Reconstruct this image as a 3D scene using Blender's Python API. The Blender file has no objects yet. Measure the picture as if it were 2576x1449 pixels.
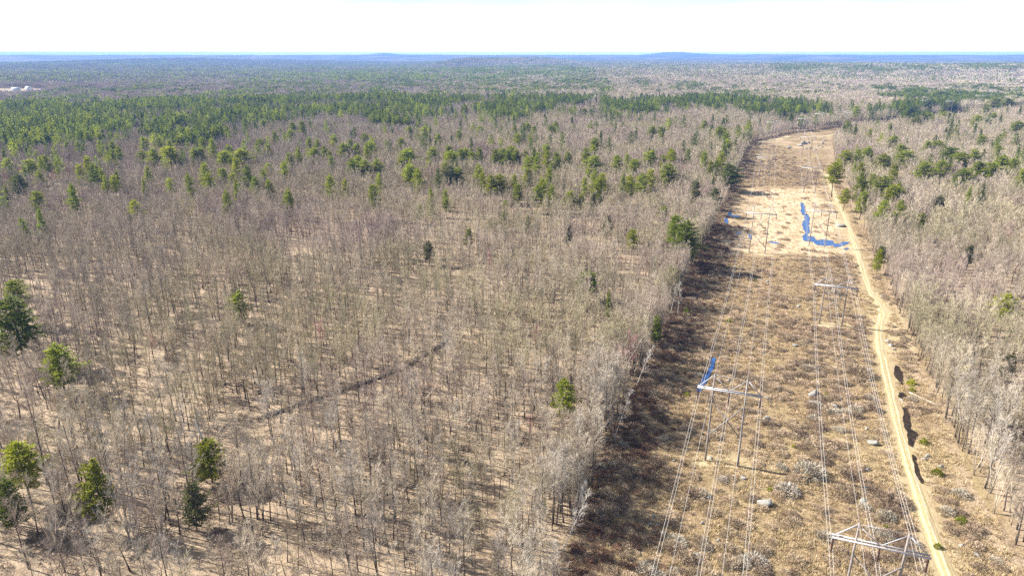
import bpy, math, random
import numpy as np

# ------------------------------------------------------------------ camera, sky, sun, exposure
scene = bpy.context.scene
col = scene.collection
CAM_H = 97.0
FOC = 683.0                      # focal length in pixels of a 1024 wide picture
PITCH = math.radians(18.84)
cam_data = bpy.data.cameras.new("camera")
cam = bpy.data.objects.new("camera", cam_data)
col.objects.link(cam)
cam_data.sensor_width = 36.0
cam_data.lens = FOC / 1024.0 * 36.0
cam_data.clip_start = 0.5
cam_data.clip_end = 120000.0
cam.location = (0, 0, CAM_H)
cam.rotation_euler = (math.radians(90) - PITCH, 0, 0)
scene.camera = cam

SUN_EL = math.radians(36.0)
SUN_AZ = math.radians(18.0)      # the sun stands to the left, this far ahead of square left
to_sun = np.array([-math.cos(SUN_AZ) * math.cos(SUN_EL), math.sin(SUN_AZ) * math.cos(SUN_EL), math.sin(SUN_EL)])

world = bpy.data.worlds.new("World")
scene.world = world
world.use_nodes = True
wn = world.node_tree.nodes
wl = world.node_tree.links
wn.clear()
w_out = wn.new("ShaderNodeOutputWorld")
w_bg = wn.new("ShaderNodeBackground")
w_sky = wn.new("ShaderNodeTexSky")
w_sky.sky_type = 'NISHITA'
w_sky.sun_disc = False
w_sky.sun_elevation = SUN_EL
w_sky.sun_rotation = math.atan2(to_sun[0], to_sun[1])
w_sky.altitude = 100
w_sky.air_density = 1.0
w_sky.dust_density = 0.7
w_bg.inputs["Strength"].default_value = 0.05
w_tc = wn.new("ShaderNodeTexCoord")
w_map = wn.new("ShaderNodeMapping")
w_map.inputs["Scale"].default_value = (1.6, 1.6, 14.0)
w_map.inputs["Location"].default_value = (0.3, 0.1, 0.0)
w_noise = wn.new("ShaderNodeTexNoise")
w_noise.inputs["Scale"].default_value = 2.2
w_noise.inputs["Detail"].default_value = 7.0
w_noise.inputs["Roughness"].default_value = 0.6
w_ramp = wn.new("ShaderNodeMapRange")
w_ramp.inputs["From Min"].default_value = 0.30
w_ramp.inputs["From Max"].default_value = 0.62
w_ramp.inputs["To Min"].default_value = 0.0
w_ramp.inputs["To Max"].default_value = 0.14
w_mix = wn.new("ShaderNodeMix")
w_mix.data_type = 'RGBA'
w_mix.inputs["B"].default_value = (21.0, 21.2, 21.5, 1)      # thin sunlit cirrus
wl.new(w_tc.outputs["Generated"], w_map.inputs["Vector"])
wl.new(w_map.outputs["Vector"], w_noise.inputs["Vector"])
wl.new(w_noise.outputs["Fac"], w_ramp.inputs["Value"])
w_sep = wn.new("ShaderNodeSeparateXYZ")
w_hz = wn.new("ShaderNodeMapRange")           # thin high cloud thickens to a white veil towards the horizon all round
w_hz.interpolation_type = 'SMOOTHSTEP'
w_hz.inputs["From Min"].default_value = 0.0
w_hz.inputs["From Max"].default_value = 0.074
w_hz.inputs["To Min"].default_value = 0.85
w_hz.inputs["To Max"].default_value = 0.0
w_add = wn.new("ShaderNodeMath")
w_add.operation = 'ADD'
w_add.use_clamp = True
wl.new(w_tc.outputs["Generated"], w_sep.inputs[0])
wl.new(w_sep.outputs["Z"], w_hz.inputs["Value"])
wl.new(w_ramp.outputs["Result"], w_add.inputs[0])
wl.new(w_hz.outputs["Result"], w_add.inputs[1])
wl.new(w_add.outputs[0], w_mix.inputs["Factor"])
wl.new(w_sky.outputs["Color"], w_mix.inputs["A"])
wl.new(w_mix.outputs["Result"], w_bg.inputs["Color"])
wl.new(w_bg.outputs["Background"], w_out.inputs["Surface"])

sun_data = bpy.data.lights.new("sun", 'SUN')
sun_data.energy = 5.0
sun_data.angle = math.radians(0.5)
sun_data.color = (1.0, 0.95, 0.87)
sun = bpy.data.objects.new("sun", sun_data)
col.objects.link(sun)
sun.location = tuple(to_sun * 300)
from mathutils import Vector
sun.rotation_euler = Vector(tuple(to_sun)).to_track_quat('Z', 'Y').to_euler()

scene.view_settings.view_transform = 'Standard'
scene.view_settings.look = 'None'
scene.view_settings.exposure = 1.55
scene.view_settings.gamma = 1.0
scene.view_settings.use_curve_mapping = False
scene.cycles.use_denoising = False
scene.cycles.max_bounces = 5
scene.cycles.diffuse_bounces = 2
scene.cycles.transparent_max_bounces = 8
scene.cycles.volume_bounces = 0

rng = np.random.default_rng(7)
random.seed(7)

# ------------------------------------------------------------------ picture <-> ground
CP, SP = math.cos(PITCH), math.sin(PITCH)
S25 = 1024.0 / 2576.0            # the photograph was measured at 2576 wide


def at(px, py, z=0.0):
    """point at height z that the camera sees at (px, py) of the 2576 wide photograph"""
    a = px * S25 - 512.0
    b = 287.5 - py * S25
    d = np.array([a, FOC * CP + b * SP, -FOC * SP + b * CP])
    t = (z - CAM_H) / d[2]
    return np.array([d[0] * t, d[1] * t, z])


def project(x, y, z):
    dz = z - CAM_H
    ax = y * CP - dz * SP
    up = y * SP + dz * CP
    ax = np.where(np.abs(ax) < 1e-3, 1e-3, ax)
    return (512.0 + FOC * x / ax) / S25, (287.5 - FOC * up / ax) / S25, ax


def crop(k, X, Y):
    o = {1: (1631.5, 601.1, .5849), 2: (1631.5, 120.2, .3674), 3: (0, 111.6, .3333), 4: (772.8, 111.6, .3733),
         5: (0, 669.8, .5374), 6: (815.8, 687.0, .5255), 7: (1932, 669.8, .2371)}[k]
    return o[0] + o[2] * X, o[1] + o[2] * Y, o[2]


def in_poly(x, y, poly):
    x = np.asarray(x, float); y = np.asarray(y, float)
    inside = np.zeros(x.shape, bool)
    n = len(poly)
    for i in range(n):
        x1, y1 = poly[i]; x2, y2 = poly[(i + 1) % n]
        if y1 == y2:
            continue
        c = (y1 > y) != (y2 > y)
        inside ^= c & (x < (x2 - x1) * (y - y1) / (y2 - y1) + x1)
    return inside


def dist_line(x, y, line):
    x = np.asarray(x, float); y = np.asarray(y, float)
    best = np.full(x.shape, 1e9)
    for (x1, y1), (x2, y2) in zip(line[:-1], line[1:]):
        dx, dy = x2 - x1, y2 - y1
        t = np.clip(((x - x1) * dx + (y - y1) * dy) / (dx * dx + dy * dy + 1e-9), 0, 1)
        best = np.minimum(best, np.hypot(x - x1 - t * dx, y - y1 - t * dy))
    return best


_tab = np.random.default_rng(3).random((256, 256))


def vnoise(x, y):
    x = np.asarray(x, float); y = np.asarray(y, float)
    xi = np.floor(x).astype(int); yi = np.floor(y).astype(int)
    fx = x - xi; fy = y - yi
    fx = fx * fx * (3 - 2 * fx); fy = fy * fy * (3 - 2 * fy)
    g = lambda a, b: _tab[a & 255, b & 255]
    return (g(xi, yi) * (1 - fx) * (1 - fy) + g(xi + 1, yi) * fx * (1 - fy) + g(xi, yi + 1) * (1 - fx) * fy + g(xi + 1, yi + 1) * fx * fy)


def fnoise(x, y, o=4):
    s = 0; a = 1; t = 0
    for k in range(o):
        s = s + a * vnoise(x * 2 ** k + 17 * k, y * 2 ** k + 5 * k); t += a; a *= .5
    return s / t


def sstep(a, b, v):
    t = np.clip((v - a) / (b - a), 0, 1)
    return t * t * (3 - 2 * t)


# ------------------------------------------------------------------ the plan of the place
left_edge = [at(*p)[:2] for p in [(1430, 1449), (1500, 1200), (1560, 1060), (1650, 900), (1725, 720), (1785, 600), (1815, 540), (1845, 470), (1868, 410), (1880, 375), (1905, 352), (1995, 332), (2120, 319)]]
right_edge = [at(*p)[:2] for p in [(2600, 1449), (2450, 1230), (2365, 1040), (2288, 860), (2240, 740), (2190, 640), (2150, 540), (2118, 460), (2096, 400), (2092, 355), (2140, 336)]]
l0 = left_edge[0] + (left_edge[0] - left_edge[2]) * 3.0
r0 = right_edge[0] + (right_edge[0] - right_edge[2]) * 3.0
far_l = [left_edge[-1] + np.array([330., 260.]), left_edge[-1] + np.array([700., 520.])]
far_r = [right_edge[-1] + np.array([300., 230.]), right_edge[-1] + np.array([690., 500.])]
corridor = [tuple(p) for p in [l0] + left_edge + far_l + far_r[::-1] + right_edge[::-1] + [r0]]
left_line = [tuple(p) for p in [l0] + left_edge]
track_px = [(2420, 1560), (2375, 1449), (2340, 1340), (2305, 1230), (2268, 1110), (2242, 990), (2222, 900), (2207, 850), (2212, 808), (2228, 785), (2205, 755), (2183, 722), (2172, 680), (2158, 635), (2143, 590), (2123, 540), (2103, 498), (2088, 460), (2080, 435)]
track = [tuple(at(*p)[:2]) for p in track_px]
track.insert(0, tuple(np.array(track[0]) + (np.array(track[0]) - np.array(track[1])) * 3))
spur_a = [tuple(at(*p)[:2]) for p in [(2078, 432), (2050, 424), (2010, 416), (1975, 410), (1935, 402), (1905, 398)]]
spur_b = [tuple(at(*p)[:2]) for p in [(1880, 368), (1900, 358), (1930, 352), (1960, 347), (1985, 341)]]
spur_c = [tuple(at(*p)[:2]) for p in [(2060, 343), (2085, 339), (2110, 335)]]
field_far = [tuple(at(*p)[:2]) for p in [(-140, 246), (60, 246), (118, 240), (135, 226), (-140, 226)]]


def hill_x(px, D):
    return (px * S25 - 512.0) / FOC * CP * D


hills = [(1180, 6500, 48, 75, 1300), (1335, 7000, 50, 95, 1400), (580, 9500, 55, 120, 2300), (970, 16500, 44, 22, 1500), (1680, 17500, 50, 45, 1700),
         (1730, 17500, 30, 120, 2200), (1900, 15500, 26, 80, 2300), (2250, 17000, 16, 240, 2500), (120, 14500, 12, 330, 2800), (2000, 4300, 30, 330, 900), (2480, 4000, 34, 230, 900)]


def height(x, y):
    x = np.asarray(x, float); y = np.asarray(y, float)
    D = np.hypot(x, y)
    z = 0.7 * (fnoise(x / 22, y / 22, 3) - .5) + 2.0 * (vnoise(x / 95 + 3, y / 95) - .5)
    wet = np.exp(-(((y - 385) / 75) ** 2)) * sstep(40, 90, x)
    z = z * (1 - np.clip(wet * 1.3, 0, 1))
    z = z + (30 * (fnoise(x / 1300 + 9, y / 1300, 3) - .45)) * sstep(1400, 3200, D)
    for px, d, h, wpx, dep in hills:
        X = hill_x(px, d)
        Y = math.sqrt(max(d * d - X * X, 1))
        w = wpx * S25 / FOC * d
        z = z + h * np.exp(-((x - X) / w) ** 2 - ((y - Y) / dep) ** 2)
    z = z + 76 * sstep(6500, 14500, D) + 44 * (fnoise(x / 2300 + 3, y / 5200, 3) - .5) * sstep(7000, 11000, D)
    return z


def hz(x, y):
    return float(height(np.array([x]), np.array([y]))[0])


# ------------------------------------------------------------------ mesh helpers
def make_mesh(name, V, F, mats=(), midx=None, smooth=False):
    V = np.asarray(V, np.float32); F = np.asarray(F, np.int32)
    me = bpy.data.meshes.new(name)
    k = F.shape[1]
    me.vertices.add(len(V)); me.vertices.foreach_set("co", V.ravel())
    me.loops.add(F.size); me.loops.foreach_set("vertex_index", F.ravel())
    me.polygons.add(len(F))
    me.polygons.foreach_set("loop_start", np.arange(0, F.size, k, dtype=np.int32))
    for m in mats:
        me.materials.append(m)
    if midx is not None:
        me.polygons.foreach_set("material_index", np.asarray(midx, np.int32))
    if smooth:
        me.polygons.foreach_set("use_smooth", np.ones(len(F), bool))
    me.update(calc_edges=True)
    return me


class Geo:
    """collects triangles"""
    def __init__(self):
        self.V = []; self.F = []; self.n = 0

    def add(self, V, F):
        V = np.asarray(V, float); F = np.asarray(F, int)
        self.V.append(V); self.F.append(F + self.n); self.n += len(V)

    def tube(self, pts, rad, k=5, cap=True):
        pts = np.asarray(pts, float); rad = np.asarray(rad, float)
        n = len(pts)
        t = np.gradient(pts, axis=0)
        t /= np.linalg.norm(t, axis=1)[:, None] + 1e-9
        ref = np.array([0., 0, 1]) if abs(t[0][2]) < .9 else np.array([1., 0, 0])
        u = np.cross(t, ref); u /= np.linalg.norm(u, axis=1)[:, None] + 1e-9
        v = np.cross(t, u)
        a = np.linspace(0, 2 * math.pi, k, endpoint=False)
        V = pts[:, None, :] + rad[:, None, None] * (np.cos(a)[None, :, None] * u[:, None, :] + np.sin(a)[None, :, None] * v[:, None, :])
        F = []
        for i in range(n - 1):
            for j in range(k):
                p, q = i * k + j, i * k + (j + 1) % k
                F += [(p, q, q + k), (p, q + k, p + k)]
        if cap:
            for j in range(1, k - 1):
                F += [(0, j + 1, j), ((n - 1) * k, (n - 1) * k + j, (n - 1) * k + j + 1)]
        self.add(V.reshape(-1, 3), F)

    def slivers(self, P, d, L, w, r):
        P = np.asarray(P, float); d = np.asarray(d, float)
        s = np.cross(d, r.normal(size=d.shape)); s /= np.linalg.norm(s, axis=1)[:, None] + 1e-9
        w = np.broadcast_to(w, (len(P),))[:, None] * .5
        L = np.broadcast_to(L, (len(P),))[:, None]
        V = np.stack([P - s * w, P + s * w, P + d * L], 1).reshape(-1, 3)
        self.add(V, np.arange(len(P) * 3).reshape(-1, 3))

    def blades(self, P, d, L, w, r, flat=None):
        """leaf shaped: a narrow base, widest in the middle (two triangles)"""
        d = np.asarray(d, float); P = np.asarray(P, float)
        ref = r.normal(size=d.shape)
        if flat is not None:
            ref = ref * (1 - flat) + np.array([0, 0, 3.]) * flat
        s = np.cross(d, ref); s /= np.linalg.norm(s, axis=1)[:, None] + 1e-9
        w = np.broadcast_to(w, (len(P),))[:, None] * .5
        L = np.broadcast_to(L, (len(P),))[:, None]
        M = P + d * L * .55
        V = np.stack([P, M + s * w, P + d * L, M - s * w], 1).reshape(-1, 3)
        i = np.arange(len(P))[:, None] * 4
        self.add(V, np.concatenate([i + np.array([[0, 1, 2]]), i + np.array([[0, 2, 3]])]))

    def box(self, a, b, wx, wz):
        """beam from a to b, wx wide and wz high"""
        a = np.asarray(a, float); b = np.asarray(b, float)
        d = (b - a) / np.linalg.norm(b - a)
        up = np.array([0, 0, 1.]) if abs(d[2]) < .95 else np.array([1., 0, 0])
        s = np.cross(d, up); s /= np.linalg.norm(s)
        u = np.cross(s, d)
        V = []
        for p in (a, b):
            for i, j in ((-1, -1), (1, -1), (1, 1), (-1, 1)):
                V.append(p + s * wx * .5 * i + u * wz * .5 * j)
        F = [(0, 2, 1), (0, 3, 2), (4, 5, 6), (4, 6, 7)]
        for j in range(4):
            k = (j + 1) % 4
            F += [(j, k, k + 4), (j, k + 4, j + 4)]
        self.add(V, F)

    def arrays(self):
        return np.concatenate(self.V), np.concatenate(self.F)

    def mesh(self, name, mats, smooth=False):
        V, F = self.arrays()
        return make_mesh(name, V, F, mats, None, smooth)


def join_geo(name, parts):
    """parts: list of (Geo, material)"""
    V = []; F = []; M = []; n = 0
    for i, (g, m) in enumerate(parts):
        v, f = g.arrays()
        V.append(v); F.append(f + n); n += len(v); M.append(np.full(len(f), i))
    return make_mesh(name, np.concatenate(V), np.concatenate(F), [m for _, m in parts], np.concatenate(M))


def link(o, parent=None):
    col.objects.link(o)
    if parent is not None:
        o.parent = parent
    return o


def part(name, me, parent):
    return link(bpy.data.objects.new(name, me), parent)


ALL = []


def thing(name, label, cat, loc=(0, 0, 0), rz=0.0, group=None, me=None):
    o = bpy.data.objects.new(name, me)
    o.location = loc
    o.rotation_euler = (0, 0, rz)
    o["label"] = label
    o["category"] = cat
    ALL.append(o)
    if group:
        o["group"] = group
    if me is None:
        o.empty_display_size = 0.5
    return link(o)


def setting(name, me, kind='structure', label=None):
    o = bpy.data.objects.new(name, me)
    o["kind"] = kind
    if label:
        o["label"] = label
    return link(o)


# ------------------------------------------------------------------ materials
def new_mat(name):
    m = bpy.data.materials.new(name)
    m.use_nodes = True
    nt = m.node_tree
    nt.nodes.clear()
    out = nt.nodes.new("ShaderNodeOutputMaterial")
    b = nt.nodes.new("ShaderNodeBsdfPrincipled")
    b.inputs["Roughness"].default_value = 0.85
    b.inputs["Specular IOR Level"].default_value = 0.15
    nt.links.new(b.outputs[0], out.inputs["Surface"])
    return m, nt, b, out


def n_noise(nt, vec, scale, detail=4.0, rough=.55):
    n = nt.nodes.new("ShaderNodeTexNoise")
    n.inputs["Scale"].default_value = scale
    n.inputs["Detail"].default_value = detail
    n.inputs["Roughness"].default_value = rough
    nt.links.new(vec, n.inputs["Vector"])
    return n.outputs["Fac"]


def n_ramp(nt, fac, stops):
    r = nt.nodes.new("ShaderNodeValToRGB")
    e = r.color_ramp.elements
    while len(e) < len(stops):
        e.new(0.5)
    for i, (p, c) in enumerate(stops):
        e[i].position = p
        e[i].color = (*c, 1)
    nt.links.new(fac, r.inputs["Fac"])
    return r.outputs["Color"]


def n_range(nt, fac, a, b, lo=0.0, hi=1.0):
    r = nt.nodes.new("ShaderNodeMapRange")
    r.inputs["From Min"].default_value = a; r.inputs["From Max"].default_value = b
    r.inputs["To Min"].default_value = lo; r.inputs["To Max"].default_value = hi
    nt.links.new(fac, r.inputs["Value"])
    return r.outputs["Result"]


def n_mix(nt, fac, a, b, blend='MIX'):
    m = nt.nodes.new("ShaderNodeMix")
    m.data_type = 'RGBA'
    m.blend_type = blend
    for sock, v in (("Factor", fac), ("A", a), ("B", b)):
        if isinstance(v, (int, float)):
            m.inputs[sock].default_value = v
        elif isinstance(v, tuple):
            m.inputs[sock].default_value = (*v, 1)
        else:
            nt.links.new(v, m.inputs[sock])
    return m.outputs["Result"]


def n_math(nt, op, a, b=None):
    m = nt.nodes.new("ShaderNodeMath")
    m.operation = op
    for i, v in enumerate((a, b)):
        if v is None:
            continue
        if isinstance(v, (int, float)):
            m.inputs[i].default_value = v
        else:
            nt.links.new(v, m.inputs[i])
    return m.outputs[0]


def n_pos(nt):
    return nt.nodes.new("ShaderNodeNewGeometry").outputs["Position"]


def n_rand(nt):
    return nt.nodes.new("ShaderNodeObjectInfo").outputs["Random"]


def n_bump(nt, b, fac, strength, dist):
    u = nt.nodes.new("ShaderNodeBump")
    u.inputs["Strength"].default_value = strength
    u.inputs["Distance"].default_value = dist
    nt.links.new(fac, u.inputs["Height"])
    nt.links.new(u.outputs["Normal"], b.inputs["Normal"])


def simple_mat(name, c1, c2, scale, rough=.85, spec=.15, bump=0.0, metal=0.0):
    m, nt, b, out = new_mat(name)
    f = n_noise(nt, n_pos(nt), scale)
    nt.links.new(n_ramp(nt, f, [(.3, c1), (.7, c2)]), b.inputs["Base Color"])
    b.inputs["Roughness"].default_value = rough
    b.inputs["Specular IOR Level"].default_value = spec
    b.inputs["Metallic"].default_value = metal
    if bump:
        n_bump(nt, b, f, 1.0, bump)
    return m


def twig_mat(name, stops, vary=.35):
    m, nt, b, out = new_mat(name)
    pos = n_pos(nt)
    hue = n_noise(nt, pos, .013, 5, .65)
    c = n_ramp(nt, hue, stops)
    if name == "bare_twigs":          # greyer, more lilac kinds grow in the left half of the woods
        sx_ = nt.nodes.new("ShaderNodeSeparateXYZ"); nt.links.new(pos, sx_.inputs[0])
        lil = n_ramp(nt, hue, [(.3, (.24, .19, .185)), (.5, (.335, .28, .265)), (.62, (.30, .255, .215)), (.74, (.37, .24, .24))])
        c = n_mix(nt, n_range(nt, n_math(nt, 'ADD', sx_.outputs[0], n_range(nt, hue, .3, .7, -90, 90)), -30, -190, 0, .38), c, lil)
    fine = n_noise(nt, pos, .9, 2)
    rnd = n_rand(nt)
    v = n_math(nt, 'ADD', n_range(nt, rnd, 0, 1, 1 - vary, 1 + vary), n_range(nt, fine, .3, .7, -.12, .12))
    mul = nt.nodes.new("ShaderNodeVectorMath"); mul.operation = 'SCALE'
    nt.links.new(c, mul.inputs[0]); nt.links.new(v, mul.inputs["Scale"])
    nt.links.new(mul.outputs[0], b.inputs["Base Color"])
    b.inputs["Roughness"].default_value = .8
    return m


def leaf_mat(name, dark, light, vary=.22):
    m, nt, b, out = new_mat(name)
    pos = n_pos(nt)
    c = n_ramp(nt, n_noise(nt, pos, .5, 3), [(.3, dark), (.7, light)])
    big = n_noise(nt, pos, .012, 3)
    v = n_math(nt, 'ADD', n_range(nt, n_rand(nt), 0, 1, 1 - vary, 1 + vary), n_range(nt, big, .3, .7, -.2, .2))
    mul = nt.nodes.new("ShaderNodeVectorMath"); mul.operation = 'SCALE'
    nt.links.new(c, mul.inputs[0]); nt.links.new(v, mul.inputs["Scale"])
    nt.links.new(mul.outputs[0], b.inputs["Base Color"])
    b.inputs["Roughness"].default_value = .6
    b.inputs["Specular IOR Level"].default_value = .25
    tr = nt.nodes.new("ShaderNodeBsdfTranslucent")
    nt.links.new(mul.outputs[0], tr.inputs["Color"])
    mx = nt.nodes.new("ShaderNodeMixShader"); mx.inputs[0].default_value = .48
    nt.links.new(b.outputs[0], mx.inputs[1]); nt.links.new(tr.outputs[0], mx.inputs[2])
    nt.links.new(mx.outputs[0], out.inputs["Surface"])
    return m


M_trunk = simple_mat("grey_bark", (.05, .038, .03), (.14, .115, .095), 1.5)
M_pinetrunk = simple_mat("pine_bark", (.07, .055, .045), (.14, .115, .095), 1.5)
TW = [(.28, (.30, .215, .205)), (.40, (.41, .33, .265)), (.48, (.46, .39, .295)), (.56, (.37, .325, .20)), (.64, (.46, .375, .29)), (.74, (.45, .285, .25))]
M_twig = twig_mat("bare_twigs", TW)
M_twig_grey = twig_mat("grey_twigs", [(.3, (.38, .34, .29)), (.7, (.48, .42, .35))], .2)
M_twig_tan = twig_mat("tan_twigs", [(.3, (.46, .39, .30)), (.7, (.53, .455, .35))], .2)
M_twig_brown = twig_mat("brown_twigs", [(.3, (.28, .22, .175)), (.7, (.34, .27, .21))], .2)
M_twig_red = twig_mat("red_maple_twigs", [(.3, (.44, .23, .22)), (.7, (.52, .29, .27))], .15)
M_twig_yellow = twig_mat("budding_yellow_twigs", [(.3, (.50, .47, .20)), (.7, (.55, .52, .25))], .1)
M_birch = simple_mat("birch_bark", (.5, .48, .44), (.72, .70, .66), 1.2)
M_birchtwig = twig_mat("birch_twigs", [(.3, (.45, .41, .36)), (.7, (.55, .5, .44))], .15)
M_dead = simple_mat("dead_wood", (.3, .28, .26), (.42, .4, .37), 2.0)
M_pine = leaf_mat("pine_needles", (.23, .27, .02), (.33, .36, .035))
M_pine_dark = leaf_mat("dark_pine_needles", (.15, .195, .018), (.22, .26, .028))
M_pine_yellow = leaf_mat("yellow_pine_needles", (.25, .275, .014), (.34, .35, .022))
M_pine_dull = leaf_mat("dull_olive_needles", (.13, .14, .05), (.19, .195, .07))
M_spruce = leaf_mat("spruce_needles", (.09, .125, .02), (.15, .185, .03))
M_shrub = twig_mat("shrub_twigs", [(.3, (.31, .22, .15)), (.5, (.40, .31, .21)), (.7, (.36, .26, .18))], .35)
M_shrub_grey = twig_mat("silvery_shrub_twigs", [(.3, (.36, .32, .25)), (.7, (.43, .38, .30))], .15)
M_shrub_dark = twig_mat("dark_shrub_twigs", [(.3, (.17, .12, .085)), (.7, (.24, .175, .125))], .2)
M_grass = twig_mat("dry_grass_blades", [(.3, (.38, .285, .16)), (.5, (.44, .335, .185)), (.7, (.33, .235, .14))], .3)
M_straw = twig_mat("straw_blades", [(.3, (.52, .40, .26)), (.7, (.58, .45, .29))], .2)
M_rock = simple_mat("lichen_granite", (.16, .155, .14), (.34, .325, .295), 2.2, bump=.15)
M_pole = simple_mat("weathered_pole_wood", (.20, .175, .16), (.31, .275, .25), 1.2)
M_arm = simple_mat("pale_crossarm_wood", (.34, .33, .34), (.45, .44, .46), 1.0, rough=.6, spec=.4)
M_insul = simple_mat("dark_red_insulator", (.05, .025, .025), (.09, .04, .04), 3.0, rough=.4, spec=.5)
M_wire = simple_mat("bright_wire", (.40, .38, .37), (.50, .48, .46), .2, rough=.5, spec=.5)
M_log = simple_mat("fallen_log_bark", (.3, .26, .21), (.5, .45, .38), 1.0)
M_wallwhite = simple_mat("white_clapboard", (.72, .72, .72), (.8, .8, .8), .5)
M_roof = simple_mat("grey_shingle", (.3, .31, .33), (.42, .43, .45), .5)
M_glass = simple_mat("dark_glass", (.03, .035, .04), (.05, .055, .06), 1.0, rough=.1, spec=.5)

# ground: what grows or lies where, blended by the zone attribute (red corridor, green wet meadow, blue trodden pale grass)
m, nt, b, out = new_mat("ground_cover")
M_ground = m
pos = n_pos(nt)
za = nt.nodes.new("ShaderNodeAttribute"); za.attribute_name = "zone"
sep = nt.nodes.new("ShaderNodeSeparateColor"); nt.links.new(za.outputs["Color"], sep.inputs[0])
n_big = n_noise(nt, pos, .03, 5, .6)
n_mid = n_noise(nt, pos, .25, 5, .6)
n_fine = n_noise(nt, pos, 1.8, 4, .65)
litter = n_ramp(nt, n_mid, [(.3, (.22, .16, .105)), (.45, (.34, .255, .17)), (.58, (.41, .315, .215)), (.72, (.32, .235, .16))])
litter = n_mix(nt, n_range(nt, n_fine, .38, .66), litter, n_mix(nt, .65, litter, (.14, .10, .065)))
heath = n_ramp(nt, n_mid, [(.3, (.135, .088, .052)), (.42, (.20, .138, .075)), (.52, (.30, .22, .125)), (.6, (.235, .165, .09)), (.72, (.145, .098, .06))])
heath = n_mix(nt, n_range(nt, n_fine, .38, .66), heath, n_mix(nt, .6, heath, (.12, .08, .045)))
heath = n_mix(nt, n_range(nt, n_big, .5, .68, 0, .5), heath, (.34, .27, .13))
straw = n_ramp(nt, n_mid, [(.3, (.36, .265, .16)), (.5, (.48, .37, .24)), (.7, (.52, .41, .27))])
straw = n_mix(nt, n_range(nt, n_fine, .4, .7, 0, .5), straw, (.35, .24, .14))
pale = n_ramp(nt, n_fine, [(.3, (.36, .285, .16)), (.7, (.48, .39, .24))])
c = n_mix(nt, sep.outputs[0], litter, heath)
c = n_mix(nt, sep.outputs[1], c, straw)
c = n_mix(nt, sep.outputs[2], c, pale)
vl = nt.nodes.new("ShaderNodeVectorMath"); vl.operation = 'LENGTH'; nt.links.new(pos, vl.inputs[0])
woods = n_ramp(nt, n_noise(nt, pos, .0016, 7, .7), [(.40, (.045, .065, .03)), (.5, (.10, .10, .07)), (.6, (.20, .165, .15))])
c = n_mix(nt, n_range(nt, vl.outputs["Value"], 1500, 3500), c, woods)
nt.links.new(c, b.inputs["Base Color"])
n_bump(nt, b, n_fine, .8, .35)

m, nt, b, out = new_mat("sandy_track")
M_track = m
pos = n_pos(nt)
ta = nt.nodes.new("ShaderNodeAttribute"); ta.attribute_name = "across"
f = n_noise(nt, pos, .5, 5, .6)
sandy = n_ramp(nt, f, [(.3, (.33, .265, .18)), (.55, (.47, .39, .285)), (.75, (.54, .46, .355))])
grassy = n_ramp(nt, n_noise(nt, pos, 1.2), [(.3, (.30, .24, .11)), (.7, (.40, .33, .17))])
rut = n_math(nt, 'ABSOLUTE', n_math(nt, 'SUBTRACT', n_math(nt, 'ABSOLUTE', ta.outputs["Fac"]), .48))
rut = n_math(nt, 'ADD', rut, n_range(nt, f, .3, .7, -.16, .30))
nt.links.new(n_mix(nt, n_range(nt, rut, .16, .36), sandy, grassy), b.inputs["Base Color"])
n_bump(nt, b, f, .6, .2)

m, nt, b, out = new_mat("blue_water")
M_water = m
pos = n_pos(nt)
nt.links.new(n_ramp(nt, n_noise(nt, pos, .15), [(.3, (.015, .05, .16)), (.7, (.02, .08, .24))]), b.inputs["Base Color"])
b.inputs["Roughness"].default_value = .12
b.inputs["IOR"].default_value = 1.33
b.inputs["Specular IOR Level"].default_value = .5
n_bump(nt, b, n_noise(nt, pos, 1.5, 2), .15, .05)
m, nt, b, out = new_mat("peaty_water")
M_peat = m
nt.links.new(n_ramp(nt, n_noise(nt, n_pos(nt), .8), [(.35, (.012, .009, .006)), (.7, (.05, .032, .018))]), b.inputs["Base Color"])
b.inputs["Roughness"].default_value = .4
b.inputs["Specular IOR Level"].default_value = .06
m, nt, b, out = new_mat("muddy_water")
M_mud = m
nt.links.new(n_ramp(nt, n_noise(nt, n_pos(nt), .8), [(.35, (.16, .11, .045)), (.7, (.22, .16, .07))]), b.inputs["Base Color"])
b.inputs["Roughness"].default_value = .2

# ------------------------------------------------------------------ ground sheet
A = np.concatenate([np.arange(-180, -54, 6.0), np.arange(-54, 54, .34), np.arange(54, 180, 6.0)]) * math.pi / 180
R = [0.0, 25, 45]
r = 60.0
while r < 25000:
    R.append(r)
    r *= 1.0075 if r < 700 else (1.014 if r < 2500 else 1.03)
R = np.array(R)
nr, na = len(R), len(A)
gx = (R[:, None] * np.sin(A)[None, :]).ravel()
gy = (R[:, None] * np.cos(A)[None, :]).ravel()
gz = height(gx, gy)
V = np.stack([gx, gy, gz], 1)
i = np.arange(nr - 1)[:, None] * na
j = np.arange(na)[None, :]
j2 = (j + 1) % na
F = np.stack([i + j, i + na + j, i + na + j2, i + j2], -1).reshape(-1, 4)
me = make_mesh("ground", V, F, [M_ground], None, True)

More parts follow.
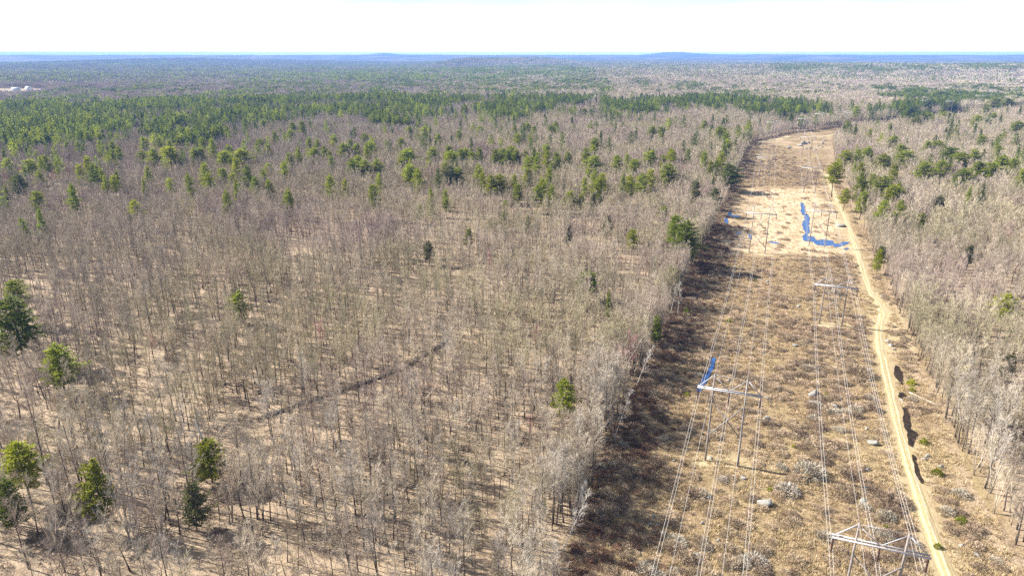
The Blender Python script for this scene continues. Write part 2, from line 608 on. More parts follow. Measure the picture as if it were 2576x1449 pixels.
tower_pads = []                     # filled below, needed for the zone colours
left_towers_px = [((1774, 1160), (1855, 1172)), ((1885, 633), (1923, 638))]
right_towers_px = [((2060, 814), (2117, 819))]
for a_, b_ in left_towers_px + right_towers_px:
    tower_pads.append((tuple(at(*a_)[:2]), tuple(at(*b_)[:2])))
inc = in_poly(gx, gy, corridor)
edge_n = (fnoise(gx / 9, gy / 9, 3) - .5) * 14
dl = dist_line(gx, gy, [tuple(p) for p in corridor])
w_cor = np.where(inc, sstep(-2, 6, dl + edge_n), 1 - sstep(-1, 7, dl + edge_n)) * (np.hypot(gx, gy) < 3000)
px, py, ax = project(gx, gy, gz)
meadow_poly = [tuple(at(*p)[:2]) for p in [(1800, 640), (1795, 600), (1835, 545), (1850, 500), (1880, 470), (2075, 465), (2120, 540), (2150, 600), (2165, 640), (2000, 655)]]
w_mead = np.where(in_poly(gx, gy, meadow_poly), sstep(-3, 14, dist_line(gx, gy, meadow_poly + meadow_poly[:1]) + (fnoise(gx / 12, gy / 12, 3) - .5) * 40), 0)
upper_poly = [tuple(at(*p)[:2]) for p in [(1880, 380), (1905, 352), (2095, 335), (2092, 395), (1990, 375)]]
w_mead = np.maximum(w_mead, .45 * in_poly(gx, gy, upper_poly) * sstep(.45, .6, fnoise(gx / 14, gy / 14, 3)))
w_pale = np.zeros_like(gx)
for a_, b_ in tower_pads:
    d = dist_line(gx, gy, [a_, b_])
    w_pale = np.maximum(w_pale, (1 - sstep(1.0, 6.5, d + (fnoise(gx / 4, gy / 4, 2) - .5) * 5)) * .9)
verge = dist_line(gx, gy, track)
w_pale = np.maximum(w_pale, .55 * (1 - sstep(1.5, 6, verge + (fnoise(gx / 6, gy / 6, 3) - .5) * 7)))
wide = [tuple(at(*p)[:2]) for p in [(2195, 745), (2235, 790), (2230, 830), (2255, 870)]]
w_pale = np.maximum(w_pale, .8 * (1 - sstep(2, 9, dist_line(gx, gy, wide) + (fnoise(gx / 6, gy / 6, 3) - .5) * 9)))
w_mead = np.maximum(w_mead, in_poly(gx, gy, field_far) * 1.0)
zc = me.color_attributes.new("zone", 'FLOAT_COLOR', 'POINT')
zc.data.foreach_set("color", np.stack([w_cor, w_mead, w_pale, np.ones_like(gx)], 1).astype(np.float32).ravel())
setting("ground", me)


def resample(line, step):
    P = np.array(line)
    s = np.concatenate([[0], np.cumsum(np.hypot(*np.diff(P, axis=0).T))])
    n = max(int(s[-1] / step), 4)
    u = np.linspace(0, s[-1], n)
    # smooth the corners
    Q = np.stack([np.interp(u, s, P[:, 0]), np.interp(u, s, P[:, 1])], 1)
    k = max(int(9 / step), 1)
    for _ in range(3):
        Q2 = Q.copy()
        for q in range(1, len(Q) - 1):
            a_, b_ = max(0, q - k), min(len(Q), q + k + 1)
            Q2[q] = Q[a_:b_].mean(0)
        Q = Q2
    return Q


def ribbon(name, line, width, mat, lift, step=1.2, wob=.5, cols=9):
    Q = resample(line, step)
    t = np.gradient(Q, axis=0); t /= np.hypot(t[:, 0], t[:, 1])[:, None]
    nrm = np.stack([t[:, 1], -t[:, 0]], 1)
    n = len(Q)
    u = np.linspace(-1, 1, cols)
    wl_ = width * .5 * (1 + wob * (fnoise(Q[:, 0] / 7, Q[:, 1] / 7, 3) - .5))
    wr_ = width * .5 * (1 + wob * (fnoise(Q[:, 0] / 7 + 40, Q[:, 1] / 7, 3) - .5))
    w = np.where(u[None, :] < 0, wl_[:, None], wr_[:, None])
    X = Q[:, None, 0] + nrm[:, None, 0] * u[None, :] * w
    Y = Q[:, None, 1] + nrm[:, None, 1] * u[None, :] * w
    Z = height(X.ravel(), Y.ravel()) + lift - .06 * np.abs(np.tile(u, n)) ** 6
    V = np.stack([X.ravel(), Y.ravel(), Z], 1)
    i = np.arange(n - 1)[:, None] * cols; j = np.arange(cols - 1)[None, :]
    F = np.stack([i + j, i + j + 1, i + cols + j + 1, i + cols + j], -1).reshape(-1, 4)
    me = make_mesh(name, V, F, [mat], None, True)
    at_ = me.attributes.new("across", 'FLOAT', 'POINT')
    at_.data.foreach_set("value", np.tile(u, n).astype(np.float32))
    return me


setting("dirt_track", ribbon("dirt_track", track, 2.5, M_track, .08, 1.2, 1.0))
setting("dirt_track_spur", ribbon("dirt_track_spur", spur_a, 2.6, M_track, .1, 3, .9))
setting("dirt_track_spur", ribbon("dirt_track_spur", spur_b, 7.5, M_track, .1, 3, .9))
setting("dirt_track_spur", ribbon("dirt_track_spur", spur_c, 5, M_track, .1, 3, .9))


POOLS = []


def dry(x, y, d=.7):
    ok = np.ones(len(x), bool)
    for P in POOLS:
        L = [tuple(p) for p in P]
        ok &= ~in_poly(x, y, L) & (dist_line(x, y, L + L[:1]) > d)
    return ok


def pool(name, pts, mat, lift=.1, rag=.35, kind='structure', label=None):
    """flat water inside a ragged outline"""
    P = np.array([at(*p)[:2] for p in pts])
    P = np.concatenate([P, P[:1]])
    s = np.concatenate([[0], np.cumsum(np.hypot(*np.diff(P, axis=0).T))])
    n = max(36, int(s[-1] / 1.3))
    u = np.linspace(0, s[-1], n, endpoint=False)
    Q = np.stack([np.interp(u, s, P[:, 0]), np.interp(u, s, P[:, 1])], 1)
    Q += (np.stack([fnoise(Q[:, 0] / 2.5, Q[:, 1] / 2.5, 3), fnoise(Q[:, 0] / 2.5 + 50, Q[:, 1] / 2.5, 3)], 1) - .5) * rag * 9
    POOLS.append(Q)
    zz = height(Q[:, 0], Q[:, 1]).max() + lift
    from mathutils.geometry import tessellate_polygon
    tri = tessellate_polygon([[Vector((q[0], q[1], 0)) for q in Q]])
    me = make_mesh(name, np.c_[Q, np.full(n, zz)], np.array(tri), [mat])
    # upward facing
    if me.polygons[0].normal.z < 0:
        me.flip_normals()
    return setting(name, me, kind, label)


def c4(X, Y):
    return ((2100 + X * .1747) * .8587, (560 + Y * .1747) * .8587)


pool("stream", [c4(*p) for p in [(1400, 185), (1445, 195), (1475, 260), (1480, 360), (1530, 390), (1560, 470), (1545, 560), (1560, 690), (1520, 735), (1620, 760), (1680, 820), (1740, 800), (1880, 820), (1960, 830), (1950, 870), (2040, 880), (2120, 850), (2230, 850), (2180, 890), (2080, 915), (1990, 945), (1930, 910), (1800, 915), (1660, 900), (1620, 850), (1460, 830), (1420, 750), (1490, 700), (1440, 620), (1415, 555), (1480, 470), (1460, 400), (1410, 390)]], M_water, .12, .22)
pool("pool", [c4(*p) for p in [(2130, 955), (2190, 945), (2210, 970), (2150, 985)]], M_water, .1, .15)
pool("pool", [c4(*p) for p in [(160, 400), (215, 340), (260, 350), (240, 390), (330, 400), (400, 405), (380, 430), (300, 430), (220, 415)]], M_water, .1, .15)
pool("pool", [c4(*p) for p in [(110, 520), (135, 450), (160, 440), (200, 500), (170, 540)]], M_water, .1, .12)
pool("pool", [c4(*p) for p in [(325, 720), (350, 685), (400, 670), (405, 695), (350, 725)]], M_water, .1, .12)
pool("pool", [c4(*p) for p in [(520, 715), (555, 715), (585, 760), (585, 815), (555, 800)]], M_water, .1, .12)
pool("pool", [c4(*p) for p in [(850, 850), (890, 835), (1050, 860), (1050, 880), (960, 875)]], M_water, .1, .15)
pool("pool", [crop(1, *p)[:2] for p in [(283, 505), (288, 520), (280, 555), (262, 590), (240, 625), (222, 655), (205, 658), (214, 620), (238, 590), (258, 555), (268, 520)]], M_water, .12, .1)


def c3(X, Y):
    return ((2250 + X * .2761) * .8587, (780 + Y * .2761) * .8587)


pool("ditch_water", [c3(*p) for p in [(1345, 1040), (1400, 1050), (1415, 1100), (1420, 1170), (1440, 1250), (1400, 1255), (1370, 1190), (1330, 1140)]], M_peat, .12, .12)
pool("ditch_water", [c3(*p) for p in [(1385, 1330), (1440, 1330), (1470, 1380), (1420, 1400), (1380, 1375)]], M_peat, .12, .12)


def c8(X, Y):
    return ((2450 + X * .4741) * .8587, (1000 + Y * .4741) * .8587)


pool("ditch_water", [c8(*p) for p in [(405, 410), (432, 405), (447, 470), (460, 540), (505, 570), (490, 610), (470, 655), (445, 640), (440, 580), (412, 500)]], M_peat, .12, .12)
pool("ditch_water", [c8(*p) for p in [(470, 700), (495, 710), (500, 760), (520, 830), (540, 880), (520, 885), (490, 830), (475, 770)]], M_peat, .12, .12)
pool("puddle", [c3(*p) for p in [(1065, 310), (1090, 312), (1130, 345), (1120, 362), (1080, 340)]], M_mud, .14, .06)
pool("puddle", [c3(*p) for p in [(1085, 405), (1150, 400), (1190, 420), (1150, 432), (1100, 425)]], M_mud, .14, .06)

# ------------------------------------------------------------------ plant shapes
UP = np.array([0, 0, 1.0])


def unit(v):
    v = np.asarray(v, float)
    return v / (np.linalg.norm(v, axis=-1, keepdims=True) + 1e-9)


def bare_tree(r, H, form, lod=0):
    """returns trunk Geo and crown Geo of a leafless broadleaf tree H metres tall"""
    T, C = Geo(), Geo()
    lean = r.normal(0, .03, 2) + (np.array([.12, .05]) if form == 'leaning' else 0)
    fork = {'straight': 1.0, 'slender': 1.0, 'leaning': 1.0, 'young': 1.0, 'forked': .42, 'spreading': .34, 'clustered': .06}[form]
    r0 = H * {'slender': .0065, 'young': .006, 'spreading': .0135}.get(form, .011)
    ks = 6 if lod == 0 else 3
    n = 7 if lod == 0 else 4
    h_tr = H * (.93 if fork == 1 else fork)
    z = np.linspace(0, h_tr, n)
    P = np.stack([lean[0] * z + np.cumsum(r.normal(0, .012 * H / n * 2, n)) * (z > 0), lean[1] * z + np.cumsum(r.normal(0, .012 * H / n * 2, n)) * (z > 0), z], 1)
    P[0, :2] = 0
    P[0, 2] = -.5
    rad = r0 * (1 - .8 * z / (H * .95))
    rad[0] *= 1.3
    T.tube(P, rad, ks)
    axes = []
    if fork == 1:
        axes.append((P, rad, {'young': .25}.get(form, .38)))
    else:
        nl = 2 if form == 'forked' else (3 if form == 'spreading' else 4)
        a0 = r.uniform(0, 6.28)
        for k in range(nl):
            a = a0 + k * 2 * math.pi / nl + r.normal(0, .3)
            out_ = {'forked': .22, 'spreading': .5, 'clustered': .17}[form] * r.uniform(.7, 1.2)
            L = (H - h_tr) * r.uniform(.82, 1.0)
            s = np.linspace(0, 1, 5)
            Q = P[-1] + np.stack([np.cos(a) * out_ * L * s ** .85, np.sin(a) * out_ * L * s ** .85, L * s], 1) + r.normal(0, .012 * H, (5, 3)) * s[:, None]
            rr = rad[-1] * .75 * (1 - .85 * s)
            C.tube(Q, rr, 5 if lod == 0 else 3)
            axes.append((Q, rr, .12 if form != 'clustered' else .4))
    nb = {0: 25, 1: 15}[lod]
    if form in ('slender', 'young'):
        nb = int(nb * .7)
    reach = {'straight': .2, 'slender': .13, 'young': .17, 'leaning': .18, 'forked': .19, 'spreading': .24, 'clustered': .15}[form] * H
    nb_axis = max(5, nb // len(axes))
    tp, td, tl = [], [], []
    for Q, rr, t0 in axes:
        for t in np.linspace(t0, .98, nb_axis) + r.normal(0, .02, nb_axis):
            t = min(max(t, t0), .99)
            f = t * (len(Q) - 1); i0 = min(int(f), len(Q) - 2)
            p = Q[i0] + (Q[i0 + 1] - Q[i0]) * (f - i0)
            rb = (rr[i0] + (rr[i0 + 1] - rr[i0]) * (f - i0)) * .5
            a = r.uniform(0, 6.28)
            el = r.uniform(.45, .95) + .35 * t
            d = np.array([math.cos(a) * math.cos(el), math.sin(a) * math.cos(el), math.sin(el)])
            L = reach * r.uniform(.6, 1.25) * (1.15 - .6 * (t - t0) / (1 - t0))
            m_ = 4 if lod == 0 else 2
            s = np.linspace(0, 1, m_)
            B = p + d * L * s[:, None] + UP * (.22 * L * s ** 2)[:, None] + r.normal(0, .04 * L, (m_, 3)) * s[:, None]
            rb = max(rb, .02 if lod == 0 else .05)
            if lod == 0:
                C.tube(B, rb * (1 - .75 * s), 3, False)
            else:
                C.slivers(B[:1], unit(B[-1:] - B[:1]), [np.linalg.norm(B[-1] - B[0])], [rb * 2.4], r)
            ns = 5 if lod == 0 else 0
            for q in range(ns):
                u = r.uniform(.3, .97)
                f = u * (m_ - 1); k0 = min(int(f), m_ - 2)
                p2 = B[k0] + (B[k0 + 1] - B[k0]) * (f - k0)
                d2 = unit(unit(B[-1] - B[0]) + r.normal(0, .55, 3) + UP * .35)
                L2 = L * r.uniform(.25, .5)
                C.tube(np.stack([p2, p2 + d2 * L2]), [max(rb * .35, .014), .008], 3, False)
                k = 7
                uu = r.uniform(.15, 1, k)
                tp.append(p2 + d2 * L2 * uu[:, None])
                td.append(unit(d2 + r.normal(0, .6, (k, 3)) + UP * .3))
                tl.append(r.uniform(.45, 1.15, k))
            k = 8 if lod == 0 else 24
            uu = r.uniform(.3, 1, k)
            tp.append(B[0] + (B[-1] - B[0]) * uu[:, None] + (UP * .1 * L * (uu ** 2)[:, None]))
            td.append(unit(unit(B[-1] - B[0]) + r.normal(0, .6, (k, 3)) + UP * .35))
            tl.append(r.uniform(.5, 1.2, k) * (1 if lod == 0 else 1.7))
    C.slivers(np.concatenate(tp), np.concatenate(td), np.concatenate(tl), .04 if lod == 0 else .085, r)
    return T, C


def pine_tree(r, H, base=.3, spread=.21, lod=0, kind='pine', gap=.12):
    T, C = Geo(), Geo()
    n = 6
    z = np.linspace(0, H * .97, n)
    P = np.stack([np.cumsum(r.normal(0, .006 * H, n)), np.cumsum(r.normal(0, .006 * H, n)), z], 1)
    P[0] = (0, 0, -.5)
    T.tube(P, H * .011 * (1 - .92 * z / H) + .02, 6 if lod == 0 else 3)
    nw = int({0: 21, 1: 11}[lod] * (1.3 if kind == 'spruce' else 1))
    per = {0: 6, 1: 5}[lod]
    Rm = spread * H
    side = r.uniform(0, 6.28)
    tp, td = [], []
    for k in range(nw):
        t = k / (nw - 1)
        zc_ = H * (base + (1 - base) * t ** .92)
        if kind == 'spruce':
            prof = (1 - t) ** .9 + .04
        else:
            prof = (min(1, .55 + 1.6 * t) * (1 - t) ** .62 * 1.12 + .05)
        wh = r.uniform(.75, 1.15)
        a0 = r.uniform(0, 6.28)
        for q in range(per if t < .9 else 3):
            a = a0 + q * 2 * math.pi / per + r.normal(0, .25)
            if r.random() < gap and t < .85:
                continue
            L = Rm * prof * wh * r.uniform(.6, 1.2) * (1 + .18 * math.cos(a - side))
            el = (-.12 + .75 * t ** 1.5 if kind == 'pine' else -.35 + .7 * t) + r.normal(0, .1)
            d = np.array([math.cos(a) * math.cos(el), math.sin(a) * math.cos(el), math.sin(el)])
            p = np.array([np.interp(zc_, z, P[:, 0]), np.interp(zc_, z, P[:, 1]), zc_ + r.normal(0, .012 * H)])
            if lod == 0:
                e = p + d * L * .85
                T.tube(np.stack([p, e]), [.02 + L * .008, .012], 3, False)
            nt_ = max(2, int((L / .24 if lod == 0 else L / .8)))
            u = np.linspace(.22, 1, nt_) + r.normal(0, .03, nt_)
            lat = np.cross(d, UP); lat /= np.linalg.norm(lat) + 1e-9
            off = r.uniform(-1, 1, nt_) * .36 * L * u * (1.15 - u * .6)
            c_ = p + d * (L * u)[:, None] + lat * off[:, None] + UP * (.13 * L * u ** 2 + r.normal(0, .05, nt_))[:, None]
            m_ = 7 if lod == 0 else 5
            dd = unit(d[None, None] * .75 + lat[None, None] * (np.sign(off) * .35)[:, None, None] + UP * .42 + r.normal(0, .55, (nt_, m_, 3)))
            tp.append(np.repeat(c_, m_, 0)); td.append(dd.reshape(-1, 3))
    tp = np.concatenate(tp); td = np.concatenate(td)
    sz = (H / 22) ** .6
    L = r.uniform(.45, .85, len(tp)) * sz * (1 if lod == 0 else 2.0)
    C.blades(tp, td, L, (.24 if lod == 0 else .6) * sz, r, .45)
    return T, C


def shrub_geo(r, h, rad, n=260, w=.035):
    C = Geo()
    ns = 14
    tp, td = [], []
    for k in range(ns):
        a = r.uniform(0, 6.28); o = math.sqrt(r.random()) * rad
        e = np.array([math.cos(a) * o, math.sin(a) * o, h * math.sqrt(max(.05, 1 - (o / rad) ** 2)) * r.uniform(.6, .9)])
        b_ = np.array([math.cos(a) * o * .3, math.sin(a) * o * .3, -.1])
        C.tube(np.stack([b_, (b_ + e) * .5 + r.normal(0, .08, 3), e]), [.035, .025, .01], 3, False)
    u = r.random(n) ** .5
    a = r.uniform(0, 6.28, n); o = np.sqrt(r.random(n)) * rad
    zt = h * np.sqrt(np.clip(1 - (o / rad) ** 2, .05, 1))
    bump = 1 + .25 * np.sin(a * 3 + o * 5)
    P = np.stack([np.cos(a) * o, np.sin(a) * o, zt * u * .8 * bump], 1)
    d = unit(unit(P + np.array([0, 0, h * .2])) + r.normal(0, .5, (n, 3)) + UP * .4)
    C.slivers(P, d, r.uniform(.3, .7, n) * h * .55, w * r.uniform(.7, 1.5, n), r)
    return C


def leafy_bush(r, h, rad, n=420):
    C = Geo()
    C.tube([(0, 0, -.2), (0.05, .02, h * .5)], [.06, .03], 4)
    u = r.random(n) ** .5
    a = r.uniform(0, 6.28, n); o = np.sqrt(r.random(n)) * rad
    zt = h * np.clip(1 - (o / rad) ** 1.4, .1, 1) * (1 + .2 * np.sin(a * 4))
    P = np.stack([np.cos(a) * o, np.sin(a) * o, zt * u], 1)
    C.blades(P, unit(unit(P + np.array([0, 0, .1])) + r.normal(0, .5, (n, 3)) + UP * .3), r.uniform(.2, .5, n) * h * .6, .16, r)
    return C


def rock_mesh(r, name):
    """a broken, rounded boulder about 1 m across"""
    g = np.linspace(0, math.pi, 8); h_ = np.linspace(0, 2 * math.pi, 13)[:-1]
    V = [(0, 0, 1)]
    for t in g[1:-1]:
        for p in h_:
            V.append((math.sin(t) * math.cos(p), math.sin(t) * math.sin(p), math.cos(t)))
    V.append((0, 0, -1))
    V = np.array(V)
    cuts = unit(r.normal(size=(11, 3)))
    for c_ in cuts:
        k = r.uniform(.42, .72)
        over = V @ c_ - k
        V = V - np.clip(over, 0, None)[:, None] * c_ * .92
    V += r.normal(0, .025, V.shape)
    V *= np.array([.78, .62, .5]) * r.uniform(.85, 1.15, 3)
    F = []
    m_ = 12
    for q in range(m_):
        F.append((0, 1 + q, 1 + (q + 1) % m_))
    for k in range(5):
        for q in range(m_):
            a_ = 1 + k * m_ + q; b_ = 1 + k * m_ + (q + 1) % m_
            F += [(a_, a_ + m_, b_ + m_), (a_, b_ + m_, b_)]
    L_ = len(V) - 1; s = 1 + 5 * m_
    for q in range(m_):
        F.append((L_, s + (q + 1) % m_, s + q))
    return make_mesh(name, V, F, [M_rock])


# near shapes, kept as trunk and crown meshes and as one joined mesh
NEAR_FORMS = ['straight', 'straight', 'forked', 'forked', 'spreading', 'slender', 'slender', 'clustered', 'young', 'leaning', 'straight', 'young']
FORM_WORDS = {'straight': 'straight', 'forked': 'forked', 'spreading': 'spreading', 'slender': 'slender',
              'clustered': 'many-stemmed', 'young': 'thin young', 'leaning': 'leaning'}
near = []
for k, f in enumerate(NEAR_FORMS):
    r = np.random.default_rng(100 + k)
    H = {'young': 9.0, 'slender': 15.0}.get(f, 16.0) * r.uniform(.92, 1.08)
    T, C = bare_tree(r, H, f, 0)
    near.append((f, H, T.mesh("bare_trunk", [M_trunk], True), C.mesh("bare_crown", [M_twig]), join_geo("bare_tree", [(T, M_trunk), (C, M_twig)])))
mid = []
for k, f in enumerate(['straight', 'forked', 'spreading', 'spreading', 'clustered', 'forked', 'forked', 'straight', 'leaning']):
    r = np.random.default_rng(200 + k)
    T, C = bare_tree(r, 16.0, f, 1)
    mid.append(join_geo("bare_tree", [(T, M_trunk), (C, M_twig)]))
pines = []
for k, (base, spr, kind, gap) in enumerate([(.28, .2, 'pine', .1), (.36, .23, 'pine', .15), (.2, .2, 'pine', .1), (.42, .24, 'pine', .2), (.3, .17, 'pine', .18), (.12, .15, 'spruce', .04), (.2, .25, 'pine', .08)]):
    r = np.random.default_rng(300 + k)
    T, C = pine_tree(r, 22.0, base, spr, 0, kind, gap)
    pines.append((T.mesh("pine_trunk", [M_pinetrunk], True), C.mesh("pine_crown", [M_pine]), base, spr))
pine_mid = []
for k, (base, spr, kind, gap) in enumerate([(.28, .2, 'pine', .1), (.36, .22, 'pine', .15), (.2, .19, 'pine', .1), (.34, .17, 'pine', .2), (.1, .15, 'spruce', .05), (.15, .13, 'spruce', .05)]):
    r = np.random.default_rng(400 + k)
    T, C = pine_tree(r, 22.0, base, spr, 1, kind, gap)
    pine_mid.append(join_geo("conifer", [(T, M_pinetrunk), (C, [M_pine_dark, M_pine, M_spruce, M_pine_dark, M_spruce, M_spruce][k])]))


def crude_bare(r, C, x, y, H, nt_, w, L):
    C.slivers(np.array([[x, y, 0]]), unit(np.array([[r.normal(0, .03), r.normal(0, .03), 1]])), [H * .85], [.35], r)
    t = r.random(nt_)
    a = r.uniform(0, 6.28, nt_)
    o = .17 * H * np.sqrt(r.random(nt_)) * np.sqrt(np.clip(1 - (2 * t - .9) ** 2, .1, 1))
    P = np.stack([x + np.cos(a) * o, y + np.sin(a) * o, H * (.42 + .45 * t)], 1)
    d = unit(np.stack([np.cos(a) * .5, np.sin(a) * .5, np.ones(nt_)], 1) + r.normal(0, .35, (nt_, 3)))
    C.slivers(P, d, r.uniform(.7, 1.3, nt_) * L, w, r)


def crude_pine(r, C, x, y, H, nt_, w, spr=.17):
    t = r.random(nt_) ** .8
    a = r.uniform(0, 6.28, nt_)
    o = spr * H * (1 - t) ** .75 * np.sqrt(r.uniform(.15, 1, nt_))
    P = np.stack([x + np.cos(a) * o, y + np.sin(a) * o, H * (.25 + .72 * t)], 1)
    d = unit(np.stack([np.cos(a), np.sin(a), np.full(nt_, .45)], 1) + r.normal(0, .3, (nt_, 3)))
    C.blades(P, d, r.uniform(.7, 1.3, nt_) * w * 1.3, w, r, .5)


bare_clump, pine_clump = [], []
for k in range(5):
    r = np.random.default_rng(500 + k)
    C = Geo()
    for q in range(7):
        crude_bare(r, C, r.uniform(-6, 6), r.uniform(-6, 6), r.uniform(12, 17.5), 58, .3, 2.3)
    bare_clump.append(C.mesh("bare_clump", [M_twig]))
for k in range(5):
    r = np.random.default_rng(540 + k)
    C = Geo(); B = Geo()
    for q in range(5):
        crude_pine(r, C, r.uniform(-6, 6), r.uniform(-6, 6), r.uniform(14, 21), 120, 1.5, r.uniform(.13, .2))
    for q in range(2):
        crude_bare(r, B, r.uniform(-6, 6), r.uniform(-6, 6), r.uniform(11, 15), 50, .3, 2.3)
    pine_clump.append(join_geo("pine_clump", [(C, [M_pine_dark, M_spruce, M_pine_dark, M_pine, M_spruce][k]), (B, M_twig)]))
patches = []
for k in range(6):
    r = np.random.default_rng(560 + k)
    C = Geo(); B = Geo()
    frac = [0.01, .04, .12, .35, .7, .95][k]
    for q in range(42):
        x, y = r.uniform(-27, 27, 2)
        if r.random() < frac:
            crude_pine(r, C, x, y, r.uniform(14, 20), 26, 3.4)
        else:
            crude_bare(r, B, x, y, r.uniform(12, 17), 16, 1.0, 4.2)
    crude_pine(r, C, 0, 0, 18, 20, 3.4)
    crude_bare(r, B, 5, 5, 15, 16, 1.0, 4.2)
    patches.append(join_geo("wood_patch", [(C, M_pine_dark), (B, M_twig)]))


def collection_of(name, meshes):
    c = bpy.data.collections.new(name)
    for k, me in enumerate(meshes):
        o = bpy.data.objects.new("%s_%02d" % (name, k), me)
        c.objects.link(o)
    return c


def scatter(name, label, coll, P, rot, scl, idx):
    """one object whose points carry instances of the shapes in coll"""
    n = len(P)
    me = bpy.data.meshes.new(name)
    me.vertices.add(n)
    me.vertices.foreach_set("co", np.asarray(P, np.float32).ravel())
    a = me.attributes.new("turn", 'FLOAT_VECTOR', 'POINT'); a.data.foreach_set("vector", np.asarray(rot, np.float32).ravel())
    a = me.attributes.new("size", 'FLOAT_VECTOR', 'POINT'); a.data.foreach_set("vector", np.asarray(scl, np.float32).ravel())
    a = me.attributes.new("form", 'INT', 'POINT'); a.data.foreach_set("value", np.asarray(idx, np.int32))
    me.update()
    ng = bpy.data.node_groups.new(name, 'GeometryNodeTree')
    ng.interface.new_socket("Geometry", in_out='INPUT', socket_type='NodeSocketGeometry')
    ng.interface.new_socket("Geometry", in_out='OUTPUT', socket_type='NodeSocketGeometry')
    gi = ng.nodes.new("NodeGroupInput"); go = ng.nodes.new("NodeGroupOutput")
    ci = ng.nodes.new("GeometryNodeCollectionInfo")
    ci.inputs["Collection"].default_value = coll
    ci.inputs["Separate Children"].default_value = True
    ci.inputs["Reset Children"].default_value = True
    ip = ng.nodes.new("GeometryNodeInstanceOnPoints")
    ip.inputs["Pick Instance"].default_value = True

    def named(nm, typ):
        q = ng.nodes.new("GeometryNodeInputNamedAttribute")
        q.data_type = typ
        q.inputs["Name"].default_value = nm
        return q.outputs["Attribute"]
    e2r = ng.nodes.new("FunctionNodeEulerToRotation")
    ng.links.new(named("turn", 'FLOAT_VECTOR'), e2r.inputs[0])
    ng.links.new(gi.outputs[0], ip.inputs["Points"])
    ng.links.new(ci.outputs[0], ip.inputs["Instance"])
    ng.links.new(named("form", 'INT'), ip.inputs["Instance Index"])
    ng.links.new(e2r.outputs[0], ip.inputs["Rotation"])
    ng.links.new(named("size", 'FLOAT_VECTOR'), ip.inputs["Scale"])
    ng.links.new(ip.outputs[0], go.inputs[0])
    o = bpy.data.objects.new(name, me)
    o["kind"] = 'stuff'
    o["label"] = label
    md = o.modifiers.new("scatter", 'NODES')
    md.node_group = ng
    return link(o)


def upright(n, tilt=.03):
    return np.stack([rng.normal(0, tilt, n), rng.normal(0, tilt, n), rng.uniform(0, 6.283, n)], 1)


def even(n, lo, hi, flat=True):
    s = rng.uniform(lo, hi, n)
    return np.stack([s, s, s * rng.uniform(.92, 1.08, n)], 1)


# ------------------------------------------------------------------ power line towers
def tower(name, label, pa, pb, h, arm_drop, spacing, double_x=False, insul=3.0, group='H-frame towers of the power lines', three=False):
    """pa, pb: feet of the two poles"""
    pa = np.array(pa, float); pb = np.array(pb, float)
    c = (pa + pb) / 2
    d = pb - pa; d /= np.hypot(*d)
    cz = hz(*c)
    t = thing(name, label, 'tower', (c[0], c[1], cz), math.atan2(d[1], d[0]), group)
    s = spacing / 2
    za = h - arm_drop
    lean = .02 * s * 2
    for sx in (-1, 1):
        g = Geo()
        zz = np.linspace(-.6, h, 5)
        g.tube(np.stack([sx * (s + lean * (1 - zz / h)) , 0 * zz, zz], 1), np.linspace(.27, .17, 5), 10)
        part('pole', g.mesh('pole', [M_pole], True), t)
    if three:
        g = Geo(); zz = np.linspace(-.6, h, 5)
        g.tube(np.stack([0 * zz, 0 * zz, zz], 1), np.linspace(.27, .17, 5), 10)
        part('pole', g.mesh('pole', [M_pole], True), t)
    for sy in (-1, 1):
        g = Geo()
        g.box((-2 * s, sy * .42, za), (2 * s, sy * .42, za), .18, .29)
        part('crossarm', g.mesh('crossarm', [M_arm]), t)
    for sx in (-1, 1):
        g = Geo(); g.box((sx * (s + .2), 0, h - .35), (sx * (2 * s - .3), 0, za + .2), .16, .2)
        part('knee_brace', g.mesh('knee_brace', [M_arm]), t)
        g = Geo(); g.box((sx * (s - .25), 0, h - .6), (sx * .15, 0, za + .2), .1, .14)
        part('knee_brace', g.mesh('knee_brace', [M_arm]), t)
    g = Geo(); g.box((-s, 0, h - .15), (s, 0, h - .15), .05, .05)
    part('tie_wire', g.mesh('tie_wire', [M_wire]), t)
    spans = [(za - .14 * h, za - .52 * h)] if not double_x else [(za - .06 * h, za - .36 * h), (za - .4 * h, za - .7 * h)]
    for z1, z2 in spans:
        for sx in (-1, 1):
            g = Geo(); g.box((-sx * s, sx * .3, z1), (sx * s, sx * .3, z2), .16, .24)
            part('cross_brace', g.mesh('cross_brace', [M_pole]), t)
    for k in (-1, 0, 1):
        g = Geo()
        zz = np.linspace(za - .2, za - .2 - insul, 31)
        rr = np.where(np.arange(31) % 2 == 0, .19, .1); rr[0] = rr[-1] = .05
        g.tube(np.stack([0 * zz + k * (2 * s - .25), 0 * zz, zz], 1), rr, 8)
        part('insulator', g.mesh('insulator', [M_insul]), t)
    u = d; z_att = cz + za - .25 - insul
    att = [np.array([c[0] + u[0] * k * (2 * s - .25), c[1] + u[1] * k * (2 * s - .25), z_att]) for k in (-1, 0, 1)]
    tops = [np.array([c[0] + u[0] * k * s, c[1] + u[1] * k * s, cz + h]) for k in (-1, 1)]
    return att, tops, u


def f2(x3000, y3000):
    return at(x3000 * .8587, y3000 * .8587)[:2]


SPACE = 7.5


def pair(center, d, sp=SPACE):
    d = np.array(d, float) / np.hypot(*d)
    c = np.array(center, float)
    return c - d * sp / 2, c + d * sp / 2


